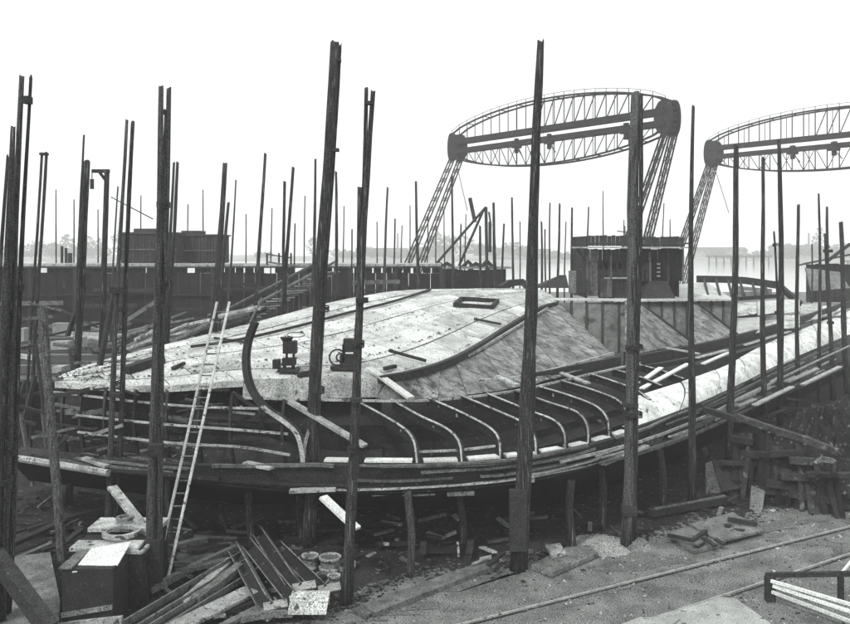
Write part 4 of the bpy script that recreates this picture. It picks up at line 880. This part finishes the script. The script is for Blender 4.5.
# shores under the hull
for x, yt, yb, Yv, w_, lb, m in ((408, 492, 582, 23.2, 8, 'short mottled shore standing below the wale left of centre', 'pole_wood_pale'), (571, 480, 548, 25.2, 8, 'short raking shore right of the tallest pole', 'pole_wood'), (168, 470, 545, 25, 6, 'thin shore behind the ladder foot', 'pole_wood'), (250, 478, 540, 25.5, 8, 'dark shore under the wale right of the ladder', 'pole_wood'), (300, 480, 540, 25.5, 8, 'dark shore behind the channel bars', 'pole_wood'), (460, 486, 545, 25.6, 8, 'dark shore left of the tallest pole foot', 'pole_wood'), (600, 468, 530, 27, 8, 'dark shore left of the stout pale pole foot', 'pole_wood'), (660, 450, 515, 29, 7, 'dark shore right of the stout pale pole foot', 'pole_wood')):
    tag(spar(Vector((P(x+2, 0, Yv).x, Yv, 0)), P(x, yt, Yv), w_/F*Yv/2, w_/F*Yv/2, m, 'hull_shore', None), lb, 'shore', 'shores under the hull')
for i in range(44):
    x, y = rnd(25, 300), rnd(388, 462); Yv = 26.2+rnd(-.5, .9)+(0 if x > 100 else 1); c = P(x, y, Yv); a_ = rnd(-.5, .5) if random.random() < .7 else rnd(-1.5, 1.5); l_ = rnd(.15, .8)
    tag(MB().bar([c-Vector((math.cos(a_)*l_, 0, math.sin(a_)*l_*.6)), c+Vector((math.cos(a_)*l_, rnd(-.2, .2), math.sin(a_)*l_*.6))], rnd(.05, .12), rnd(.04, .1)).build('tie_batten', random.choice(['timber_mid', 'timber_dark', 'timber_dark', 'timber_pale', 'iron_dark'])), 'batten fixed among the bare frames under the pointed deck', 'batten', 'battens among the frames under the deck point')
for i in range(30):
    x, y = rnd(10, 120), rnd(300, 470); Yv = rnd(29, 34); c = P(x, y, Yv)
    if c.z < .3: continue
    a_ = rnd(-.4, .4) if i % 2 else rnd(1.1, 1.9); l_ = rnd(.5, 1.6)
    tag(MB().bar([c-Vector((math.cos(a_)*l_, .2, math.sin(a_)*l_)), c+Vector((math.cos(a_)*l_, .2, math.sin(a_)*l_))], rnd(.08, .2), rnd(.06, .14)).build('cross_brace', random.choice(['timber_dark', 'timber_mid', 'timber_dark'])), 'brace of the dark staging behind the left-hand poles', 'brace', 'braces of the staging at left')
# keel blocks
for k in range(16):
    x = -9+k*1.3; Yv = 30+max(0, x-2)*.8
    for r_i in range(2): tag(MB().box((x, Yv, .17+.33*r_i), (.9+rnd(-.2, .2), .5, .31), Matrix.Rotation(rnd(-.2, .2), 3, 'Z')).build('keel_block', 'timber_dark'), 'dark keel block in the shadow under the ship', 'block', 'keel blocks')

# ------------------------------------------------------------ lower-left clutter
def tank(px0, px1, Yn, Yf, z, m, label, name='iron_tank'):
    e = empty(name, ((px0+px1)/2/F*Yn-425/F*Yn, (Yn+Yf)/2, 0), label, 'tank'); a, b_ = (px0-425)/F*Yn, (px1-425)/F*Yn
    MB().box(((a+b_)/2, (Yn+Yf)/2, z/2), (b_-a, Yf-Yn, z)).build('body', m, e)
    return e, a, b_
t1, a, b_ = tank(62, 113, 20.0, 21.0, 1.42, 'iron_dark', 'dark iron tank at lower left with a white sheet laid over its top')
tag(MB().add([Vector((a+.25, 19.97, 1.37)), Vector((b_+.02, 20.25, 1.43)), Vector((b_-.02, 21.3, 1.62)), Vector((a+.3, 21.0, 1.56)), Vector((a+.25, 19.97, 1.34)), Vector((b_+.02, 20.25, 1.4)), Vector((b_-.02, 21.3, 1.59)), Vector((a+.3, 21.0, 1.53))], [(0, 1, 2, 3), (7, 6, 5, 4), (0, 4, 5, 1), (1, 5, 6, 2), (2, 6, 7, 3), (3, 7, 4, 0)]).build('white_sheet', 'timber_white'), 'bright white sheet lying on the dark tank', 'sheet')
tag(MB().box((a+.1, 20.5, 1.46), (.3, 1.15, .04)).build('mid_sheet', 'timber_mid'), 'narrow grey board along the left of the white sheet', 'board')
MB().bar([(a, 19.95, .35), (b_, 19.95, .55)], .06, .1).build('seam_bar', 'iron_mid', t1)
MB().bar([(a, 19.9, .1), (b_+.3, 19.8, .3)], .1, .2).build('foot_bar', 'iron_edge', t1)
t2, a, b_ = tank(66, 142, 21.1, 23.2, 1.4, 'iron_dark', 'larger dark tank behind the first, its pale top holding a big ring')
MB().box(((a+b_)/2, 22.9, 1.52), (b_-a, .9, .1)).build('top_plate', 'deck_iron_worn', t2)
MB().box((a+.9, 21.45, 1.46), (1.7, .6, .08)).build('top_plate', 'deck_iron_worn', t2)
def ring(c, r, wd, ht, m, label, name='iron_ring', k=24, tilt=0):
    pts = [Vector(c)+Vector((math.cos(6.283*i/k)*r, math.sin(6.283*i/k)*r, math.sin(6.283*i/k)*r*tilt)) for i in range(k+1)]
    return tag(MB().bar(pts, wd, ht).build(name, m), label, 'ring')
ring((P(120, 544, 21.9).x, 22, 1.62), .42, .12, .1, 'iron_edge', 'large pale iron ring lying on the second tank')
ring((P(125, 525, 23).x, 23, 1.66), .2, .08, .08, 'iron_mid', 'small ring behind the large one on the tank top')
MB().bar([(b_-.9, 21.1, 1.42), (b_, 21.1, 1.42), (b_, 22.3, 1.42)], .1, .08).build('rim_bar', 'iron_edge', t2)
slab([(-10, 560), (50, 552), (60, 600), (58, 640), (-10, 640)], .3, .1, 'timber_mid', 'large dull plate lying at the lower left corner')
plank([P(-5, 555, 19.6), P(50, 630, 18.4)], .3, .35, 'timber_dark', 'dark baulk slanting across the lower left corner', 'timber_baulk', 'baulk')
# channel and H beams
def channel(p0, p1, wd, ht, m, label, group=None, name='steel_channel', edge='iron_mid', rot=0.0, cat='channel bar'):
    p0, p1 = Vector(p0), Vector(p1); t = (p1-p0).normalized(); sd = t.cross(Vector((0, 0, 1))).normalized(); up = sd.cross(t)
    if rot: M_ = Matrix.Rotation(rot, 3, t); sd = M_ @ sd; up = M_ @ up
    e = empty(name, p0, label, cat, group)
    MB().bar([p0, p1], wd, .03, up=up).build('web', m, e)
    for s_ in (-1, 1): MB().bar([p0+sd*wd/2*s_+up*ht/2, p1+sd*wd/2*s_+up*ht/2], .03, ht, up=up).build('flange', edge, e)
    return e
channel(G(128, 632, .25), G(246, 560, .35), .34, .22, 'iron_dark', 'long channel beam slanting up from the bottom edge toward the bars', rot=.2)
channel(G(142, 640, .2), G(262, 566, .3), .3, .16, 'iron_dark', 'second long channel beam lying against the first on its near side', rot=.1)
plank([G(150, 640, .3), G(252, 590, .35)], .55, .07, 'timber_pale', 'wide pale board at the bottom edge below the long channel beams', 'wide_board', 'board')
plank([G(175, 650, .22), G(262, 606, .22)], .2, .07, 'timber_mid', 'narrow board lying just below the wide pale one', 'narrow_board', 'board')
CG = 'angle bars stacked with their pale ends toward the camera'
for (p0, p1, lb) in (((238, 552, .5), (268, 607, .35), 'leftmost of the stacked angle bars, widest pale end'), ((252, 548, .55), (294, 600, .42), 'second of the stacked angle bars from the left'), ((262, 536, .6), (297, 588, .5), 'third of the stacked angle bars, raised point behind'), ((283, 552, .5), (322, 590, .4), 'rightmost of the stacked angle bars')):
    a_, b2 = G(p0[0], p0[1], p0[2]), G(p1[0], p1[1], p1[2])
    e = channel(a_, b2, .3, .28, 'iron_dark', lb, CG, 'angle_bar', rot=.7)
    MB().bar([b2+Vector((-.1, -.03, .0)), b2+Vector((.45, .12, .05))], .22, .05, up=(0, -.7, 1)).build('end_plate', 'plate_dusty', e)
# curved riveted sheet
cc = P(309, 604, 20.7); mb = MB(); k = 14; vs = []
for i in range(k+1):
    a_ = math.pi*(i/k)*1.05
    for x_ in (-.46, .46): vs += [cc+Vector((x_+.05*math.sin(a_), -math.cos(a_)*.38, math.sin(a_)*.4-.1)), cc+Vector((x_+.05*math.sin(a_), -math.cos(a_)*.34, math.sin(a_)*.36-.1))]
fs = []
for i in range(k):
    o = i*4; fs += [(o, o+2, o+6, o+4), (o+1, o+5, o+7, o+3), (o, o+4, o+5, o+1), (o+2, o+3, o+7, o+6)]
fs += [(0, 1, 3, 2), (k*4, k*4+2, k*4+3, k*4+1)]
cs = mb.add(vs, fs).build('curved_sheet', 'deck_iron_worn', None, smooth=False); tag(cs, 'bright curved iron sheet pierced with rivet holes, right of the angle bars', 'sheet')
mb2 = MB()
for i in range(2, 12):
    for j in range(6):
        a_ = math.pi*(i/k)*1.05; c = cc+Vector((-.38+j*.15+(.07 if i % 2 else 0), -math.cos(a_)*.385, math.sin(a_)*.405-.1)); nn = Vector((0, -math.cos(a_), math.sin(a_)))
        sd = Vector((1, 0, 0)); u_ = nn.cross(sd); mb2.add([c+sd*.013*math.cos(q_)+u_*.013*math.sin(q_) for q_ in [6.283*z_/6 for z_ in range(6)]], [tuple(range(6))])
mb2.build('rivet_holes', 'iron_dark', cs)['kind'] = 'stuff'
# drums / coiled fittings
def drum(px, py, z, r, h_, label, Yoff=0):
    c = G(px, py, z); e = empty('small_drum', c, label, 'drum'); k = 16
    MB().bar([c, c+Vector((0, .05, h_))], r*2, r*2, shape=k).build('body', 'iron_mid', e)
    for zz_ in (0.02, h_): MB().bar([c+Vector((math.cos(6.283*i/k)*r*1.08, math.sin(6.283*i/k)*r*1.08, zz_)) for i in range(k+1)], .05, .05).build('rim', 'iron_edge', e)
drum(310, 567, .05, .2, .32, 'leftmost small drum behind the curved sheet')
drum(330, 568, .05, .27, .3, 'widest small drum just left of the paired pole')
drum(334, 588, .05, .14, .32, 'small flanged drum between the curved sheet and the paired pole')
# boards strewn
def scatter(n, xr, yr, names, mats, label, cat, group, sz):
    for i in range(n):
        x, y = rnd(*xr), rnd(*yr); c = G(x, y, rnd(.04, .3)); a_ = rnd(0, 3.14); l_ = rnd(*sz); d_ = Vector((math.cos(a_)*l_/2, math.sin(a_)*l_/2, rnd(-.08, .08)))
        m_ = random.choice(mats); tone = {'timber_mid': 'grey ', 'timber_pale': 'pale ', 'timber_dark': 'dark ', 'iron_mid': 'mottled grey '}[m_]
        size = 'long ' if l_ > (sz[0]+sz[1])/2 else 'short '
        tag(MB().bar([c-d_, c+d_], rnd(.06, .2), rnd(.04, .09)).build(names, m_), size+tone+label, cat, group)
scatter(70, (160, 345), (520, 568), 'timber_offcut', ['timber_mid', 'timber_dark', 'timber_dark', 'timber_mid', 'iron_mid'], 'timber offcut strewn on the ground between ladder foot and paired pole', 'offcut', 'offcuts between ladder and paired pole', (.3, 1.4))
scatter(44, (350, 520), (515, 566), 'timber_offcut', ['timber_mid', 'timber_dark', 'timber_dark', 'timber_dark', 'timber_dark', 'timber_mid', 'timber_pale'], 'timber offcut strewn on the ground below the middle of the ship', 'offcut', 'offcuts below the middle of the ship', (.2, .9))
scatter(40, (520, 740), (492, 542), 'timber_offcut', ['timber_mid', 'timber_dark', 'timber_dark', 'timber_dark', 'timber_dark'], 'timber offcut strewn at the edge of the slip right of the tallest pole', 'offcut', 'offcuts right of the tallest pole', (.2, .8))
scatter(46, (10, 160), (490, 560), 'timber_offcut', ['timber_dark', 'timber_dark', 'timber_mid'], 'offcut lying behind the tanks at lower left', 'offcut', 'offcuts behind the tanks', (.4, 1.6))
scatter(26, (160, 300), (565, 618), 'timber_offcut', ['timber_pale', 'timber_mid', 'timber_pale'], 'offcut lying around the long channel beams', 'offcut', 'offcuts around the channel beams', (.2, .6))
slab([(168, 548), (236, 541), (250, 552), (182, 566)], .15, .1, 'timber_mid', 'dull plate lying on the ground right of the ladder foot')
for i in range(60):
    x = rnd(-4, 22); yb = 27+max(0, (x-2))*.85+rnd(0, 9)
    if i < 30: x = rnd(14, 30); yb = 33+(x-14)*1.1+rnd(-1, 5)
    a_ = rnd(0, 3.14); l_ = rnd(.5, 2.4); z_ = rnd(.1, .5); d_ = Vector((math.cos(a_)*l_/2, math.sin(a_)*l_/2, rnd(-.1, .1)))
    tag(MB().bar([Vector((x, yb, z_))-d_, Vector((x, yb, z_))+d_], rnd(.1, .3), rnd(.08, .2)).build('slip_timber', random.choice(['timber_dark', 'timber_dark', 'timber_mid'])), 'dark timber lying in the shade of the slip beneath and beyond the hull', 'timber', 'timbers on the slip')
HB = [((150, 590), (236, 548), .3, 'iron_mid', 'bent grey beam under the upper end of the long channel beams'), ((176, 572), (262, 556), .34, 'timber_mid', 'grey beam crossing behind the long channel beams'), ((182, 604), (232, 560), .4, 'timber_pale', 'pale slat sticking out between the channel beams'), ((196, 600), (240, 566), .5, 'timber_mid', 'grey slat across the channel beams'), ((214, 552), (300, 540), .25, 'timber_dark', 'dark beam behind the stacked angle bars'), ((205, 618), (270, 600), .2, 'iron_dark', 'dark pipe below the wide pale board'), ((240, 618), (292, 612), .2, 'iron_mid', 'grey bar lying before the leftmost angle bar'), ((300, 548), (342, 538), .3, 'timber_dark', 'dark beam behind the drums'), ((268, 560), (340, 548), .35, 'iron_dark', 'dark bar lying over the backs of the angle bars'), ((120, 600), (160, 560), .3, 'timber_dark', 'dark beam between the tanks and the ladder foot'), ((10, 545), (66, 520), .5, 'timber_dark', 'dark beam at the left edge behind the tanks'), ((28, 530), (130, 505), .4, 'timber_dark', 'long dark beam behind the tanks'), ((152, 556), (206, 540), .2, 'timber_mid', 'grey plank right behind the ladder foot')]
for a, b_, z_, m_, lb in HB:
    p, q_ = G(a[0], a[1], z_*rnd(.6, 1)), G(b_[0], b_[1], z_); mid = (p+q_)/2+Vector((rnd(-.06, .06), 0, rnd(-.05, .08)))
    plank([p, mid, q_], rnd(.16, .28), rnd(.1, .18), m_, lb, 'scrap_beam', 'timber')  # scrap beams, slats and bars, some of timber and some of iron
for (x, y, r_0, tl, lb) in ((322, 579, .2, .5, 'tilted iron ring below the two widest drums'), (300, 563, .16, .2, 'small iron ring left of the leftmost drum'), (347, 565, .22, .35, 'iron ring half behind the foot of the paired pole'), (288, 548, .18, .1, 'small dark ring behind the angle bars')):
    ring(G(x, y, .12), r_0, .07, .08, 'iron_mid', lb, tilt=tl)
def mound(name, cx, cy, rx, ry, h_, m, label, cat, n=60, rough=.35, kind=None, base=0):
    mb = MB(); vs = [(cx, cy, base+h_)]; fs = []; R_ = 18; n = max(n, 40); rough *= .35
    for r in range(1, R_+1):
        for k in range(n):
            a = 6.283*k/n; f = r/R_; q = 1+rnd(-.08, .08)
            vs.append((cx+rx*f*q*math.cos(a), cy+ry*f*q*math.sin(a), base-.02 if r == R_ else max(base, base+h_*(math.cos(f*math.pi)*.5+.5)*(1+rnd(-rough, rough)))))
    for k in range(n): fs.append((0, 1+k, 1+(k+1) % n))
    for r in range(R_-1):
        for k in range(n): a = 1+r*n+k; b_ = 1+r*n+(k+1) % n; fs.append((a, a+n, b_+n, b_))
    return tag(mb.add(vs, fs).build(name, m), label, cat, kind=kind)
mound('sand_patch', G(600, 545).x, G(600, 545).y, 1.0, 1.1, .1, 'sand', 'thin patch of pale sand left of the stout pale pole foot', 'sand')
mound('rubble_heap', G(640, 548).x, G(640, 548).y, .5, .4, .25, 'iron_mid', 'small dark rubble heap right of the stout pale pole foot', 'rubble', n=12, rough=.8)
mound('rubble_heap', G(205, 560).x, G(205, 560).y+.5, 1.2, .8, .25, 'mud', 'low dark heap of scrap right of the ladder foot', 'rubble', n=14, rough=.8)
mound('scrap_heap', 20.5, 36.5, 7.5, 4.2, 3.0, 'mud', 'broad dark heap of scrap behind the ragged timber stack, right of the ship', 'heap', rough=.3)
mound('scrap_heap', 31, 47, 8, 6, 3.2, 'mud', 'farther dark heap of scrap near the right edge beyond the timber stack', 'heap', rough=.3)
mound('coal_heap', 14.8, 31.6, 4.2, 2.9, 2.75, 'mud', 'dark coal heaped behind the ragged timber stack', 'coal', rough=.5)
for i in range(26):
    x, y = rnd(14, 27), rnd(33, 40); z_ = 3.0*max(0, 1-((x-20.5)/7.5)**2-((y-36.5)/4.2)**2)+.25; a_ = rnd(-.2, 1.2); l_ = rnd(.5, 2); d_ = Vector((math.cos(a_)*l_/2, math.sin(a_)*l_/2, rnd(-.2, .2)))
    tag(MB().bar([Vector((x, y, z_))-d_, Vector((x, y, z_))+d_], rnd(.08, .25), .08).build('scrap_bar', random.choice(['timber_dark', 'iron_dark', 'timber_dark', 'timber_mid'])), 'bar lying on the broad dark scrap heap behind the timber stack', 'bar', 'bars on the scrap heap')
for i in range(9):
    cx, cy = [(3.5, 21.5), (6.5, 24.2), (9.5, 26.2), (1.5, 22.8), (12.2, 25.0), (8.2, 21.6), (4.8, 22.4), (11.2, 27.4), (-1.8, 20.6)][i]; mb = MB(); n = 22
    mb.add([(cx+rnd(.5, 1.1)*1.2*math.cos(6.283*k/n)*(1+.8*math.sin(i)), cy+rnd(.5, 1)*.5*math.sin(6.283*k/n)+.5*math.cos(6.283*k/n), .008+.0007*i) for k in range(n)], [tuple(range(n))])
    mb.build('oil_stain', 'stain', loc=(0, 0, 0))['kind'] = 'structure'
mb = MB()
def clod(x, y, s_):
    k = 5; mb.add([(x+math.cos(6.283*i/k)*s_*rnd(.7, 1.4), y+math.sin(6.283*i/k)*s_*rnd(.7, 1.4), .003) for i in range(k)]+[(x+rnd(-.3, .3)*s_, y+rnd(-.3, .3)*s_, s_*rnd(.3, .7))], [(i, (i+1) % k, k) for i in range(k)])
for i in range(5200):  # clods break up the edge of the painted slipway shade
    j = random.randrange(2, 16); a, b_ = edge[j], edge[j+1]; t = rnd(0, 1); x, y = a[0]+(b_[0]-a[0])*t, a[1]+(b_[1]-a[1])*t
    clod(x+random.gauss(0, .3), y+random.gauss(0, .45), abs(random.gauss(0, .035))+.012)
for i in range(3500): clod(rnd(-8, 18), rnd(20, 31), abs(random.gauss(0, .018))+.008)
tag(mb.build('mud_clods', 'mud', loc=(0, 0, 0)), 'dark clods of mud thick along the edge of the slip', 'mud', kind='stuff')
# small stones and chips on the gritty ground
mb = MB()
for i in range(2200):
    x, y = rnd(-8, 20), rnd(18.5, 34)
    if y > 20.5+.62*(x+3) and random.random() < .9: continue
    s_ = rnd(.012, .04)*(1 if random.random() < .93 else 2.2)
    c = Vector((x, y, .01)); q_ = [c+Vector((rnd(-1, 1)*s_*1.6, rnd(-1, 1)*s_*1.6, 0)) for _ in range(3)]; q_.append(c+Vector((0, 0, s_)))
    mb.add(q_, [(0, 1, 3), (1, 2, 3), (2, 0, 3)])
tag(mb.build('stone_chips', 'timber_pale', loc=(0, 0, 0)), 'small pale stones and chips on the gritty ground', 'gravel', kind='stuff')
# ------------------------------------------------------------ haze
hm = bpy.data.materials.new('haze'); hm.use_nodes = True; n = hm.node_tree; n.nodes.remove(n.nodes['Principled BSDF'])
pv = n.nodes.new('ShaderNodeVolumePrincipled'); pv.inputs['Color'].default_value = (1, 1, 1, 1); pv.inputs['Density'].default_value = .00105
n.links.new(pv.outputs[0], n.nodes['Material Output'].inputs['Volume']); MATS['haze'] = hm
mb = MB(); mb.box((0, 495, 15), (3000, 1050, 42)); tag(mb.build('haze', 'haze', loc=(0, 0, 0)), 'pale haze over the whole yard', 'haze', kind='stuff')
